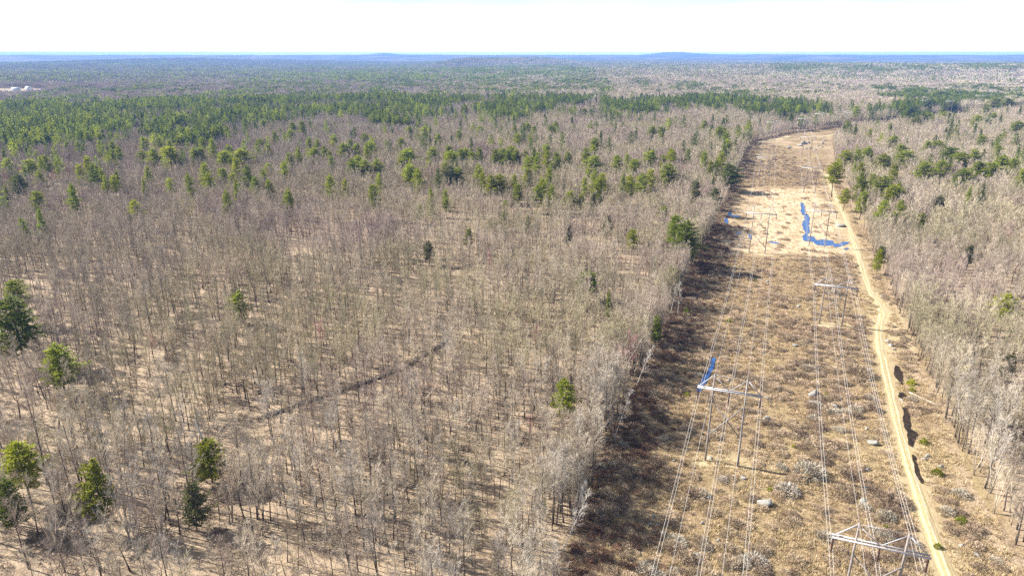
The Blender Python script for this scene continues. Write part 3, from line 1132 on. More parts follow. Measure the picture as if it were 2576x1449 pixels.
lt1a, lt1b = at(1774, 1160)[:2], at(1855, 1172)[:2]
lt2a, lt2b = at(1885, 633)[:2], at(1923, 638)[:2]
rt2a, rt2b = at(2060, 814)[:2], at(2117, 819)[:2]
rt3a, rt3b = f2(2370, 720), f2(2415, 724)
mid_ = lambda a, b: (np.array(a) + np.array(b)) / 2
dir_l = mid_(lt2a, lt2b) - mid_(lt1a, lt1b); dir_l /= np.hypot(*dir_l)
perp = np.array([dir_l[1], -dir_l[0]])
t1 = at(2519 * .8587, 1527 * .8587, 22.0)[:2]; t1b = at(2664.6 * .8587, 1555 * .8587, 22.0)[:2]

L_T, R_T = [], []
far_dir = np.array([.78, .62])


def place(lst, name_lab, center, dirv, h, drop, dbl=False, three=False, ins=3.0):
    a, b_ = pair(center, np.array([dirv[1], -dirv[0]]))
    lst.append(tower('power_line_tower', name_lab, a, b_, h, drop, SPACE, dbl, ins, three=three))


back_l = mid_(lt1a, lt1b) - dir_l * 190
back_r = mid_(t1, t1b) - dir_l * 190
place(L_T, 'wooden H-frame tower beside the narrow pool, nearest of the left line', mid_(lt1a, lt1b), dir_l, 24.0, 3.9)
place(L_T, 'tall double-crossed H-frame tower standing in the straw meadow left of the stream', mid_(lt2a, lt2b), dir_l, 25.0, 4.3, True)
place(L_T, 'left line H-frame tower on brown heath beyond the straw meadow', f2(2237, 526), dir_l, 22.0, 3.6)
place(L_T, 'faint H-frame tower at the far left corner where the corridor bends', f2(2257, 408), dir_l * .7 + far_dir * .5, 24.0, 3.0)
place(L_T, 'pale H-frame tower rising over trees at the top end of the corridor', f2(2397, 380), far_dir, 24.0, 2.6)
place(R_T, 'wooden H-frame tower cut by the bottom edge beside the track', mid_(t1, t1b), dir_l, 21.4, 3.6)
place(R_T, 'short H-frame tower on the pale grass pad left of the muddy puddles', mid_(rt2a, rt2b), dir_l, 18.6, 3.2)
place(R_T, 'H-frame tower standing in the blue stream at its bend', mid_(rt3a, rt3b), dir_l, 23.5, 4.2)
place(R_T, 'right line H-frame tower on brown heath beyond the straw meadow', f2(2371, 563), dir_l, 22.0, 3.6)
place(R_T, 'right line H-frame tower just below the pale rock outcrop', f2(2361, 457), dir_l, 22.0, 3.6)
place(R_T, 'three-legged angle tower above the pale rock outcrop', f2(2349, 396), dir_l * .7 + far_dir * .5, 23.0, 2.0, three=True)
place(R_T, 'pale H-frame tower over the woods right of the corridor end', f2(2479, 374), far_dir, 23.0, 2.6)
place(L_T, 'H-frame tower against dark pines, first one beyond the bare woods', f2(2701, 334), far_dir, 25.0, 3.0)
place(R_T, 'H-frame tower against dark pines, right of the first one there', f2(2777, 335), far_dir, 25.0, 3.0)
place(L_T, 'H-frame tower half sunk behind bare trees in the far cutting', f2(2863, 316), far_dir, 25.0, 3.0)
place(R_T, 'tallest looking far tower in front of the shaded pine wall', f2(2901, 304), far_dir, 30.0, 4.5)
place(R_T, 'most distant H-frame tower close to the right edge of the view', f2(2967, 292), far_dir, 27.0, 3.5)


def wire(name, label, pts, rad, sag, group):
    g = Geo()
    Q = []
    for a, b_ in zip(pts[:-1], pts[1:]):
        L = np.linalg.norm(b_ - a)
        n = 16
        s = np.linspace(0, 1, n, endpoint=False)
        Q.append(a + (b_ - a) * s[:, None] - UP * (4 * sag * (L / 200) ** 2 * s * (1 - s))[:, None])
    Q.append(pts[-1][None])
    Q = np.concatenate(Q)
    g.tube(Q, np.full(len(Q), rad), 4)
    thing(name, label, 'power cable', group=group, me=g.mesh(name, [M_wire], True))


for side, T_, back in (('left', L_T, back_l), ('right', R_T, back_r)):
    u0 = T_[0][2]
    zc0 = T_[0][0][0][2]
    for k, ph in enumerate(('outer left', 'middle', 'outer right')):
        first = np.array([back[0] + u0[0] * (k - 1) * (SPACE - .25), back[1] + u0[1] * (k - 1) * (SPACE - .25), zc0])
        for q, w_ in ((-1, 'left'), (1, 'right')):
            pts = [first + np.r_[u0, 0] * q * .28] + [t[0][k] + np.r_[t[2], 0] * q * .28 for t in T_]
            wire('conductor_cable', '%s cable of the close pair on the %s insulators of the %s tower line' % (w_, ph, side), pts, .03, 4.5, 'paired conductor cables of the power lines')
    for k, ph in enumerate(('left', 'right')):
        first = np.array([back[0] + u0[0] * (k - .5) * SPACE, back[1] + u0[1] * (k - .5) * SPACE, T_[0][1][0][2]])
        wire('shield_cable', 'single thin cable along the %s pole tops of the %s tower line' % (ph, side), [first] + [t[1][k] for t in T_], .022, 3.0, 'thin cables along the tower tops')

# ------------------------------------------------------------------ label helpers
LAND = [((1420, 1010), 'the lone bright pine'), ((518, 1120), 'the broken-topped yellow pine'), ((235, 1220), 'the plume-shaped pine'), ((40, 1180), 'the bushy left-edge pines'),
        ((490, 1255), 'the dull olive pine'), ((880, 965), 'the stone wall'), ((140, 910), 'the round-headed pine'), ((600, 770), 'the conical dark pine'), ((30, 790), 'the tallest left pine'),
        ((1485, 715), 'the wide dark pine'), ((1720, 610), 'the big corridor-edge pines'), ((1800, 1080), 'the pool-side tower'), ((2085, 780), 'the short tower'), ((2220, 1400), 'the tower cut by the frame'),
        ((2020, 570), 'the blue stream'), ((1700, 800), 'the white birches'), ((2230, 800), 'the muddy puddles'), ((2270, 990), 'the dark ditch water'), ((2025, 360), 'the rock outcrop'),
        ((2535, 765), 'the right-slope pine'), ((1580, 890), 'the pink maple'), ((480, 530), 'the yellow budding tree'), ((1900, 560), 'the double-crossed tower'), ((2420, 410), 'the right-hand pine cluster'),
        ((1140, 395), 'the tall pine trio'), ((70, 450), 'the far-left dark pine'), ((2445, 635), 'the right olive bush'), ((1270, 395), 'the row of trunk-showing pines'),
        ((650, 1449), 'the bottom edge'), ((1100, 1449), 'the bottom edge centre'), ((2420, 1449), 'the near track end'), ((1930, 960), 'the two flat boulders'), ((2180, 1130), 'the pale round boulder'), ((2000, 1110), 'the small twin boulders'), ((1950, 690), 'the straw meadow edge'), ((1720, 1330), 'the stone heap'), ((2190, 1310), 'the track-side boulders'), ((1990, 1230), 'the big silvery shrub'), ((1890, 1395), 'the grey dome shrub')]


def where(px, py, skip=()):
    best = None
    for (lx, ly), nm in LAND:
        if nm in skip:
            continue
        d = math.hypot(px - lx, (py - ly) * 1.3)
        if best is None or d < best[0]:
            best = (d, px - lx, py - ly, nm)
    d, dx, dy, nm = best
    if abs(dx) > abs(dy) * 2.2:
        rel = 'left of' if dx < 0 else 'right of'
    elif abs(dy) > abs(dx) * 2.2:
        rel = 'above' if dy < 0 else 'below'
    else:
        rel = ('above ' if dy < 0 else 'below ') + ('left of' if dx < 0 else 'right of')
    far_ = 'just ' if d < 60 else ('' if d < 140 else 'well ')
    return far_ + rel + ' ' + nm


# ------------------------------------------------------------------ pines told apart in the photograph
# (crop, x of the crown, y of its top, crown width, crown height, tone)
PL = []
for e in [(45, 690, 80, 110), (115, 680, 45, 60), (230, 660, 85, 125), (293, 635, 60, 100), (335, 665, 55, 85), (390, 595, 50, 55), (425, 655, 65, 65), (345, 750, 75, 130), (385, 780, 90, 110), (465, 775, 90, 110),
          (632, 630, 65, 75), (695, 695, 55, 60), (660, 710, 100, 120), (683, 810, 75, 95), (685, 550, 50, 75), (780, 550, 45, 70), (885, 597, 45, 60), (838, 695, 75, 85), (945, 680, 70, 80), (970, 715, 95, 140),
          (1030, 700, 60, 80), (1065, 695, 60, 80), (950, 820, 110, 110, 'd'), (1025, 825, 75, 100), (1165, 690, 55, 65), (1265, 700, 70, 110), (1310, 695, 70, 100), (1375, 680, 65, 95), (1410, 700, 60, 80), (1345, 710, 60, 80), (1480, 740, 60, 90),
          (1420, 597, 50, 80), (1400, 535, 42, 45), (1480, 520, 50, 70), (1533, 545, 35, 45), (1640, 535, 55, 60), (1672, 512, 40, 60), (1618, 670, 60, 90), (1680, 715, 50, 55), (1700, 745, 45, 55), (1755, 715, 45, 60),
          (1945, 622, 55, 80), (1935, 745, 100, 125), (2095, 740, 65, 80), (2150, 725, 40, 60), (2195, 770, 55, 70), (2325, 710, 90, 115), (2330, 550, 60, 75), (2385, 555, 45, 50), (2445, 800, 105, 150), (2460, 705, 50, 85, 'y'),
          (2085, 450, 50, 70), (1875, 430, 55, 65), (1870, 895, 40, 75), (1960, 900, 70, 70, 'y'), (1985, 870, 50, 60, 'y'), (2180, 880, 70, 95, 'y'), (2255, 865, 75, 110), (2415, 1090, 85, 90), (925, 975, 60, 70), (935, 1035, 75, 100),
          (755, 1080, 65, 65), (1425, 945, 60, 85), (1580, 900, 50, 70), (1550, 950, 95, 130), (1625, 1005, 90, 110, 'y'), (1645, 950, 45, 80), (1780, 990, 100, 110, 'y'), (1850, 1010, 70, 90), (1930, 1000, 70, 140, 'd'), (1970, 1020, 50, 90, 'd'),
          (1335, 1055, 55, 60), (1330, 1130, 80, 90, 'k'), (1485, 1150, 60, 90, 'k'), (1095, 1240, 80, 120), (820, 1330, 80, 80, 'd'), (2195, 1250, 90, 130, 'y'), (1300, 880, 90, 50, 'y'), (1230, 885, 55, 70, 'y'), (1190, 855, 40, 60, 'y'),
          (1400, 880, 50, 50, 'y'), (1490, 840, 70, 60, 'y'), (480, 860, 35, 55), (1160, 545, 50, 60), (1025, 570, 35, 45), (175, 605, 45, 40), (1765, 1200, 70, 120, 'd'), (2020, 1150, 70, 130, 'd'), (10, 620, 45, 55), (60, 630, 35, 40)]:
    PL.append((4,) + e)
for e in [(185, 1150, 130, 200, 'k'), (275, 1190, 190, 260, 'k'), (330, 1145, 90, 110, 'k'), (245, 1110, 60, 90), (500, 710, 60, 110, 'y'), (555, 790, 115, 140, 'k'), (540, 630, 65, 50), (490, 540, 60, 85), (385, 490, 45, 60), (460, 955, 90, 130, 'd'), (335, 900, 60, 130, 'd'),
          (1355, 695, 100, 100, 'y'), (1440, 690, 55, 65), (1510, 675, 85, 100), (1290, 780, 90, 140, 'y'), (1680, 605, 75, 70), (1615, 720, 80, 80), (1720, 660, 80, 70), (1755, 700, 130, 120), (1910, 640, 70, 80), (1995, 640, 90, 80), (2075, 685, 105, 100, 'k'),
          (1890, 780, 100, 85), (2025, 770, 95, 100), (2165, 720, 110, 120), (2240, 700, 75, 90), (2270, 780, 110, 100), (2155, 830, 110, 120, 'k'), (2360, 790, 100, 90), (2440, 740, 90, 120), (2510, 760, 80, 100), (2390, 655, 50, 60), (2295, 590, 70, 80),
          (2560, 830, 70, 80), (1625, 880, 105, 110), (1675, 940, 95, 90, 'y'), (1475, 980, 65, 100), (1355, 960, 85, 90, 'y'), (1885, 1130, 100, 90), (2305, 920, 40, 100, 'd'), (2215, 1350, 75, 95, 'd'), (2005, 1010, 100, 130, 'd'), (1600, 1355, 80, 70, 'd'),
          (2530, 500, 80, 90), (2265, 460, 70, 70), (2310, 400, 60, 50), (2400, 345, 90, 70), (2460, 345, 90, 70), (2370, 440, 50, 40), (1920, 445, 60, 45, 'y'), (1845, 470, 60, 60, 'y'), (2030, 435, 50, 60, 'y'), (1360, 490, 45, 90), (1525, 550, 35, 40, 'y'),
          (1050, 460, 45, 40), (980, 445, 45, 65), (1425, 400, 45, 70)]:
    PL.append((2,) + e)
for e in [(1390, 25, 50, 60, 'd'), (1550, 235, 120, 110, 'y'), (1575, 490, 60, 80, 'd'), (1000, 40, 45, 60, 'y'), (100, 120, 55, 90), (40, 330, 50, 70, 'k')]:
    PL.append((1,) + e)
for e in [(1275, 0, 140, 75, 'k'), (1365, 80, 40, 60, 'k'), (1155, 510, 115, 180)]:
    PL.append((6,) + e)
for e in [(1120, 115, 95, 120), (960, 795, 170, 110, 'y'), (430, 885, 150, 260, 'y'), (255, 355, 150, 190), (50, 65, 110, 130), (45, 130, 200, 260, 'k'), (70, 820, 190, 200, 'y'), (20, 980, 130, 200, 'k'), (880, 1000, 130, 150, 'd')]:
    PL.append((5,) + e)
for e in [(45, 850, 75, 120), (125, 980, 100, 95, 'k'), (215, 865, 90, 80), (290, 840, 35, 60), (335, 830, 60, 60), (415, 855, 25, 30), (580, 900, 60, 40, 'y'), (650, 835, 55, 75), (712, 900, 60, 50), (840, 725, 45, 60), (835, 785, 45, 50), (885, 760, 40, 50),
          (1065, 690, 60, 50), (1195, 695, 40, 60), (1275, 715, 60, 70), (1370, 680, 90, 100), (1280, 770, 115, 125, 'y'), (1070, 795, 70, 90, 'y'), (1140, 785, 80, 130), (1455, 775, 70, 80), (1515, 770, 65, 60), (1595, 705, 60, 150), (1520, 695, 50, 60),
          (1680, 800, 100, 110), (1715, 750, 60, 80), (1815, 785, 120, 120, 'y'), (1950, 700, 70, 70), (2020, 740, 60, 70), (2065, 655, 50, 65), (2185, 640, 60, 90), (2280, 580, 50, 100), (2180, 810, 60, 110), (2135, 880, 50, 80),
          (1980, 560, 55, 70), (1840, 545, 50, 110), (1700, 610, 45, 60), (1630, 600, 35, 40), (2205, 585, 45, 45), (255, 700, 60, 100), (490, 730, 60, 60), (580, 720, 40, 50), (740, 720, 40, 50)]:
    PL.append((3,) + e)

HAND = {(6, 1155): 'lone bright green pine standing among bare trees in the front woods', (5, 960): 'yellow-green pine with a dead grey broken top in the front woods', (5, 430): 'plume-shaped green pine, right of the bushy pines at the left edge',
        (5, 255): 'round-headed green pine below the tallest left pine', (5, 45): 'tallest dark green pine, cut by the left edge of the view', (5, 50): 'yellowish pine top directly behind the tallest left pine', (5, 1120): 'conical dark green pine standing alone in the left woods',
        (5, 70): 'bushy yellow-green pine at the lower left edge', (5, 20): 'dark bushy pine at the lower left edge, below its yellower neighbour', (5, 880): 'dull olive pine with thin foliage, right of the plume-shaped pine', (6, 1275): 'wide flat-topped dark pine on its own near the corridor woods',
        (6, 1365): 'small narrow dark conifer just right of the wide flat-topped pine', (2, 275): 'biggest dark green pine at the left edge of the corridor', (1, 1550): 'small bright pine alone among bare trees on the right slope', (3, 125): 'dark flat-branched pine alone near the far left edge'}
FORM = ['ragged', 'open', 'full', 'high-crowned', 'narrow', 'spire-like', 'broad']
TONE = {'': 'green', 'y': 'yellow-green', 'd': 'dull olive', 'k': 'dark green'}
TONE_M = {'': M_pine, 'y': M_pine_yellow, 'd': M_pine_dull, 'k': M_pine_dark}
pine_xy = []


def put_pine(x, y, h, wide, tone, label, group, form, rz):
    tm, cm, base, spr = pines[form]
    z = hz(x, y)
    t = thing('pine_tree', label, 'pine tree', (x, y, z - .1), rz, group)
    sy = h / 22.0
    for nm, me_ in (('trunk', tm), ('crown', cm)):
        o = part(nm, me_, t)
        o.scale = (wide, wide, sy)
        if nm == 'crown':
            o.material_slots[0].link = 'OBJECT'
            o.material_slots[0].material = TONE_M[tone]
    pine_xy.append((x, y, h))
    return t


for k, e in enumerate(PL):
    cr, X, Y, W, Hc = e[:5]
    tone = e[5] if len(e) > 5 else ''
    px, py, s = crop(cr, X, Y)
    w_px, h_px = W * s * S25, Hc * s * S25
    h = 22.0
    b_ = 287.5 - py * S25
    dep = PITCH - math.atan(b_ / FOC)
    form = [0, 1, 2, 6, 4, 0, 3][k % 7]
    if (cr, X) in ((6, 1365), (4, 1930), (4, 1970), (4, 1485), (4, 1765), (2, 2305)):
        form = 5
    if (cr, X) == (5, 1120):
        form = 2
    for _ in range(8):
        D = (CAM_H - h) / math.tan(dep)
        sl = math.hypot(D, CAM_H - h) * math.cos(dep - PITCH)
        Lc = h_px * sl / FOC / math.cos(dep) * 1.0
        Lc -= .25 * w_px * sl / FOC * math.tan(dep)
        Lc = max(Lc, 2.0)
        hh = max(Lc / (1 - pines[form][2]), Lc + 4)
        lo = 12 if D < 430 else 20
        h = .5 * h + .5 * min(max(hh, lo), 30)
    p = at(px, py, h)
    wid = w_px * sl / FOC
    wide = (1.6 if D > 430 else 1.1) * wid / (2 * pines[form][3] * 22 * .92)
    if (cr, X) in HAND:
        lab = HAND[(cr, X)]; grp = None
    else:
        lab = '%s %s pine, %s' % (FORM[form], TONE[tone], where(px, py))
        grp = 'pines scattered through the bare woods'
    put_pine(p[0], p[1], h, wide, tone, lab, grp, form, rng.uniform(0, 6.28))
    if (cr, X) == (5, 960):        # its dead, broken leader
        g = Geo()
        z0 = hz(p[0], p[1]) + h * .8
        g.tube([(p[0] - .6, p[1], z0), (p[0] - .9, p[1], z0 + 3.5), (p[0] - 1.7, p[1] - .1, z0 + 7.5)], [.26, .2, .06], 6)
        for q in range(6):
            zq = z0 + 1.2 + q
            a = q * 2.1
            g.tube([(p[0] - .8 - q * .1, p[1], zq), (p[0] - .8 - q * .1 + math.cos(a) * 1.1, p[1] + math.sin(a) * 1.1, zq + .5)], [.05, .015], 4)
        root = bpy.data.objects[[o.name for o in bpy.data.objects if o.get("label") == lab][0]]
        o = part('dead_top', g.mesh('dead_top', [M_dead]), root)
        o.matrix_parent_inverse = (root.matrix_basis).inverted()

# ------------------------------------------------------------------ singled-out broadleaf trees
def special(name, label, px, py_base, h, shape, bark, twig, lean=(0, 0), grp=None, cat='tree'):
    p = at(px, py_base)
    pine_xy.append((p[0], p[1], h))
    f, H, tm, cm, _ = near[shape]
    t = thing(name, label, cat, (p[0], p[1], hz(p[0], p[1])), rng.uniform(0, 6.28) if lean == (0, 0) else 0, grp)
    if lean != (0, 0):
        t.rotation_euler = (lean[1], lean[0], 0)
    for nm, me_, mt in (('trunk', tm, bark), ('crown', cm, twig)):
        o = part(nm, me_, t)
        o.scale = (h / H,) * 3
        o.material_slots[0].link = 'OBJECT'
        o.material_slots[0].material = mt


special('budding_tree', 'pale yellow-green budding tree alone in the grey left woods', 483, 568, 16, 4, M_trunk, M_twig_yellow)
for px, py, h, lab in [(810, 905, 14, 'pink budding maple in the woods above the stone wall'), (388, 905, 11, 'small red budding maple in the dim left woods'), (1585, 960, 16, 'large pink budding maple leaning over the corridor edge'), (1560, 985, 14, 'lower pink maple beside the large one at the corridor edge'),
                       (1350, 895, 11, 'faint pink maple above the lone bright pine'), (1230, 700, 13, 'reddish maple high in the woods left of the wide dark pine'), (1330, 1120, 9, 'small reddish sapling left of the lone bright pine'),
                       (290, 450, 15, 'crimson budding maple in the far left lilac woods'), (330, 455, 15, 'crimson maple just right of another in the far left woods'), (175, 462, 15, 'red maple between the far left pines'), (62, 465, 15, 'red maple behind the dark pine at the far left'), (20, 480, 15, 'red maple at the far left edge'), (140, 475, 14, 'red maple right of the dark pine at the far left')]:
    special('red_maple', lab, px, py, h, 0 if h > 12 else 10, M_trunk, M_twig_red, grp='red budding maples')
for (X, Y, h, ln, shp, cr, lab) in [(1385, 800, 15, .22, 5, 6, 'white birch leaning right over the dark corridor edge, middle of the row'), (1490, 548, 14, .3, 6, 6, 'white birch leaning most steeply beside the pink maple'), (1140, 1312, 15, .3, 5, 6, 'white birch leaning out at the lowest part of the wood edge'),
                                    (1180, 1230, 13, .18, 6, 6, 'upright white birch just above the lowest leaning birch'), (125, 335, 14, -.05, 5, 1, 'upright white birch beside the small pine at the corridor edge'), (95, 320, 12, .1, 6, 1, 'shorter white birch left of the upright one at the corridor edge')]:
    px, py, s = crop(cr, X, Y)
    special('white_birch', lab, px, py, h, shp, M_birch, M_birchtwig, (ln, 0), 'white birches along the corridor edge')

# ------------------------------------------------------------------ which trees grow where
Z_CON = [([(0, 245), (130, 222), (400, 205), (560, 220), (760, 228), (800, 290), (560, 322), (480, 345), (330, 352), (0, 368)], .72),
         ([(560, 198), (800, 178), (1100, 168), (1400, 162), (1500, 175), (1560, 215), (1480, 245), (1340, 240), (1260, 250), (1000, 255), (800, 245), (640, 240)], .55),
         ([(700, 235), (1050, 250), (1250, 245), (1450, 225), (1470, 250), (1250, 300), (950, 290), (760, 275)], .34),
         ([(930, 270), (1085, 275), (1065, 308), (955, 306)], .75), ([(1230, 262), (1335, 265), (1320, 305), (1225, 302)], .7), ([(1500, 242), (1720, 236), (1740, 275), (1550, 276)], .5),
         ([(1560, 190), (1720, 200), (1830, 215), (1930, 232), (1920, 280), (1820, 270), (1700, 245)], .45), ([(1850, 225), (1930, 230), (1925, 278), (1860, 276)], .9), ([(1940, 250), (2090, 250), (2090, 282), (1950, 282)], .55),
         ([(2195, 213), (2340, 213), (2450, 208), (2576, 215), (2600, 250), (2420, 243), (2395, 268), (2360, 245), (2215, 242)], .92), ([(2250, 255), (2380, 243), (2405, 285), (2240, 290)], 1.0), ([(2195, 265), (2250, 262), (2245, 292), (2195, 292)], .8),
         ([(1950, 160), (2300, 165), (2576, 160), (2576, 172), (2200, 178), (1950, 176)], .55), ([(300, 175), (700, 165), (760, 180), (420, 196)], .2)]


def conifer_share(x, y):
    z = height(x, y) + 17
    px, py, ax = project(x, y, z)
    f = np.zeros(len(x))
    wob = (fnoise(x / 60, y / 60, 3) - .5)
    far_ = np.hypot(x, y) > 950
    f = np.where(far_, np.clip((fnoise(x / 420 + 11, y / 420, 4) - .58) * 1.8, .008, .22), .012)
    f = np.where(np.hypot(x, y) < 420, .003, f)
    for poly, d in Z_CON:
        i_ = in_poly(px + wob * 60, py + wob * 14, poly)
        f = np.where(i_, d * (.08 + 1.0 * sstep(.42, .58, .5 * fnoise(x / 80 + 5, y / 170, 3) + .5 * fnoise(x / 40 + 50, y / 60, 3))), f)
    return f


corr_dist_poly = [tuple(p) for p in corridor]


def field_points(D0, D1, spacing, margin, jit=.48):
    W = D1 * .86 + margin
    nx = int(2 * W / spacing); ny = int((D1 - 60) / spacing)
    gx_, gy_ = np.meshgrid(np.arange(nx) * spacing - W, 60 + np.arange(ny) * spacing)
    x = gx_.ravel() + rng.uniform(-jit, jit, nx * ny) * spacing
    y = gy_.ravel() + rng.uniform(-jit, jit, nx * ny) * spacing
    D = np.hypot(x, y)
    ok = (D >= D0) & (D < D1) & (np.abs(x) < .83 * y + margin)
    x, y = x[ok], y[ok]
    inside = in_poly(x, y, corr_dist_poly)
    edge = dist_line(x, y, corr_dist_poly)
    ok = ~inside & (edge > 1.0)
    ok &= ~in_poly(x, y, field_far)
    ok &= dist_line(x, y, track) > 5
    return x[ok], y[ok]


wall_px = [(590, 1075), (700, 1035), (800, 1000), (900, 972), (985, 945), (1060, 905), (1130, 858), (1160, 845)]
wall_line = [tuple(at(*p)[:2]) for p in wall_px]

x, y = field_points(96, 420, 3.6, 30)
ex, ey = resample(left_line, .55).T
off = np.abs(rng.normal(0, 5, len(ex))) + 1.0
rx, ry = resample([tuple(p) for p in right_edge], 1.1).T
ex = np.concatenate([ex - off, rx + np.abs(rng.normal(0, 5, len(rx))) + .5]); ey = np.concatenate([ey, ry])
ok_ = (np.hypot(ex, ey) < 420) & (np.hypot(ex, ey) > 96)
n_in = len(x)
x = np.concatenate([x, ex[ok_]]); y = np.concatenate([y, ey[ok_]])
at_edge = np.arange(len(x)) >= n_in
keep = (dist_line(x, y, wall_line) > 1.3) & ~((dist_line(x, y + 3.5, wall_line) < 2.5) & (rng.random(len(x)) < .35))
keep &= rng.random(len(x)) > .5 * sstep(.45, .62, fnoise(x / 35, y / 35, 3))
for (a_, b_, h_) in pine_xy:
    keep &= ~((np.abs(x - a_ * (y / b_)) < 3.6) & (y > b_ - 10.5) & (y < b_ + 2))
x, y, at_edge = x[keep], y[keep], at_edge[keep]
z = height(x, y)
con = rng.random(len(x)) < conifer_share(x, y)
px, py, ax = project(x, y, z)
pxt, pyt, axt = project(x, y, z + 15)
n = len(x)
form = rng.choice(len(near), n, p=np.array([.10, .09, .09, .08, .04, .15, .15, .06, .08, .05, .06, .05]))
scl = rng.uniform(.5, 1.08, n) * (.78 + .42 * fnoise(x / 28 + 40, y / 28, 3))
scl = np.where(at_edge & (x < np.interp(y, [p[1] for p in track], [p[0] for p in track])), np.maximum(scl, rng.uniform(.7, 1.1, n)), scl)
Hn = np.array([q[1] for q in near])[form] * scl
size_px = FOC * Hn / ax
vis = (px > 10) & (px < 2566) & (pyt < 1440) & (py > 300) & ~con & (py < 1720)
order = np.argsort(-np.where(vis, size_px, 0))
single = np.zeros(n, bool)
single[order[:285]] = True
rz = rng.uniform(0, 6.283, n)
TONES = [('grey', M_twig_grey), ('tan', M_twig_tan), ('brown', M_twig_brown)]
for k in np.where(single)[0]:
    f, H, tm, cm, _ = near[form[k]]
    tn, tmat = TONES[rng.choice(3, p=[.42, .4, .18])]
    big = 'tall' if Hn[k] > 15.5 else ('small' if Hn[k] < 11 else 'middling')
    lab = '%s %s %s bare tree, %s' % (big, tn, FORM_WORDS[f], where(px[k], min(py[k], 1449)))
    t = thing('bare_tree', lab, 'tree', (x[k], y[k], z[k]), rz[k], 'leafless trees of the front woods')
    for nm, me_ in (('trunk', tm), ('crown', cm)):
        o = part(nm, me_, t)
        o.scale = (scl[k],) * 3
        if nm == 'crown':
            o.material_slots[0].link = 'OBJECT'
            o.material_slots[0].material = tmat
rest = ~single & ~con
m_ = rest.sum()
scatter('bare_forest', 'leafless grey and tan broadleaf woods', collection_of('near_shape', [q[4] for q in near]),
        np.stack([x, y, z], 1)[rest], upright(m_), np.repeat(scl[rest][:, None], 3, 1), form[rest])

x, y = field_points(420, 1500, 3.9, 50)
keep = np.ones(len(x), bool)
for (a_, b_, h_) in pine_xy:
    keep &= ~((np.abs(x - a_ * (y / b_)) < 4.6) & (y > b_ - 18) & (y < b_ + 3))
x, y = x[keep], y[keep]
z = height(x, y)
con = rng.random(len(x)) < conifer_share(x, y)
m_ = (~con).sum()
scatter('bare_forest', 'leafless lilac grey woods in the middle distance', collection_of('mid_shape', mid),
        np.stack([x, y, z], 1)[~con], upright(m_), even(m_, .5, 1.02) * (.7 + .55 * fnoise(x / 45 + 40, y / 45, 3))[~con][:, None], rng.integers(0, len(mid), m_))
# the largest of the dense conifers are trees of their own
cx, cy = x[con], y[con]
cd = np.hypot(cx, cy)
pxc, pyc, axc = project(cx, cy, height(cx, cy) + 18)
inview = (pxc > 5) & (pxc < 2571)
o_ = np.argsort(np.where(inview, cd, 1e9))
n_more = max(0, 296 - len(PL))
pick = o_[:n_more]
for k in pick:
    tone = rng.choice(['', '', 'k', 'y'])
    fm = int(rng.integers(0, 7))
    put_pine(cx[k], cy[k], rng.uniform(16, 25), rng.uniform(.8, 1.1), tone, '%s %s stand pine, %s' % (FORM[fm], TONE[tone], where(pxc[k], pyc[k])), 'pines at the near side of the conifer woods', fm, rng.uniform(0, 6.28))
mask = np.ones(len(cx), bool); mask[pick] = False
cx, cy = cx[mask], cy[mask]
m_ = len(cx)
cP = np.stack([cx, cy, height(cx, cy)], 1)
scatter('conifer_forest', 'dense dark pine and spruce woods', collection_of('conifer_shape', pine_mid), cP, upright(m_, .02), even(m_, .68, 1.12), rng.integers(0, len(pine_mid), m_))

x, y = field_points(1500, 2600, 10.5, 60)
con = rng.random(len(x)) < conifer_share(x, y)
P = np.stack([x, y, height(x, y)], 1)
idx = np.where(con, 5 + rng.integers(0, 5, len(x)), rng.integers(0, 5, len(x)))
scatter('distant_forest', 'mixed pine and bare woods running to the distance', collection_of('clump_shape', bare_clump + pine_clump), P, upright(len(x), .02), even(len(x), .8, 1.15) * np.where(con, .82, 1.0)[:, None], idx)

x, y = field_points(2600, 8500, 50, 200)
cs = conifer_share(x, y)
lev = np.clip(np.round(cs * 5 + rng.normal(0, .45, len(x))), 0, 5).astype(int)
P = np.stack([x, y, height(x, y)], 1)
scatter('distant_forest', 'hazy mixed woods below the horizon hills', collection_of('patch_shape', patches), P, upright(len(x), .0), even(len(x), .95, 1.2), lev)

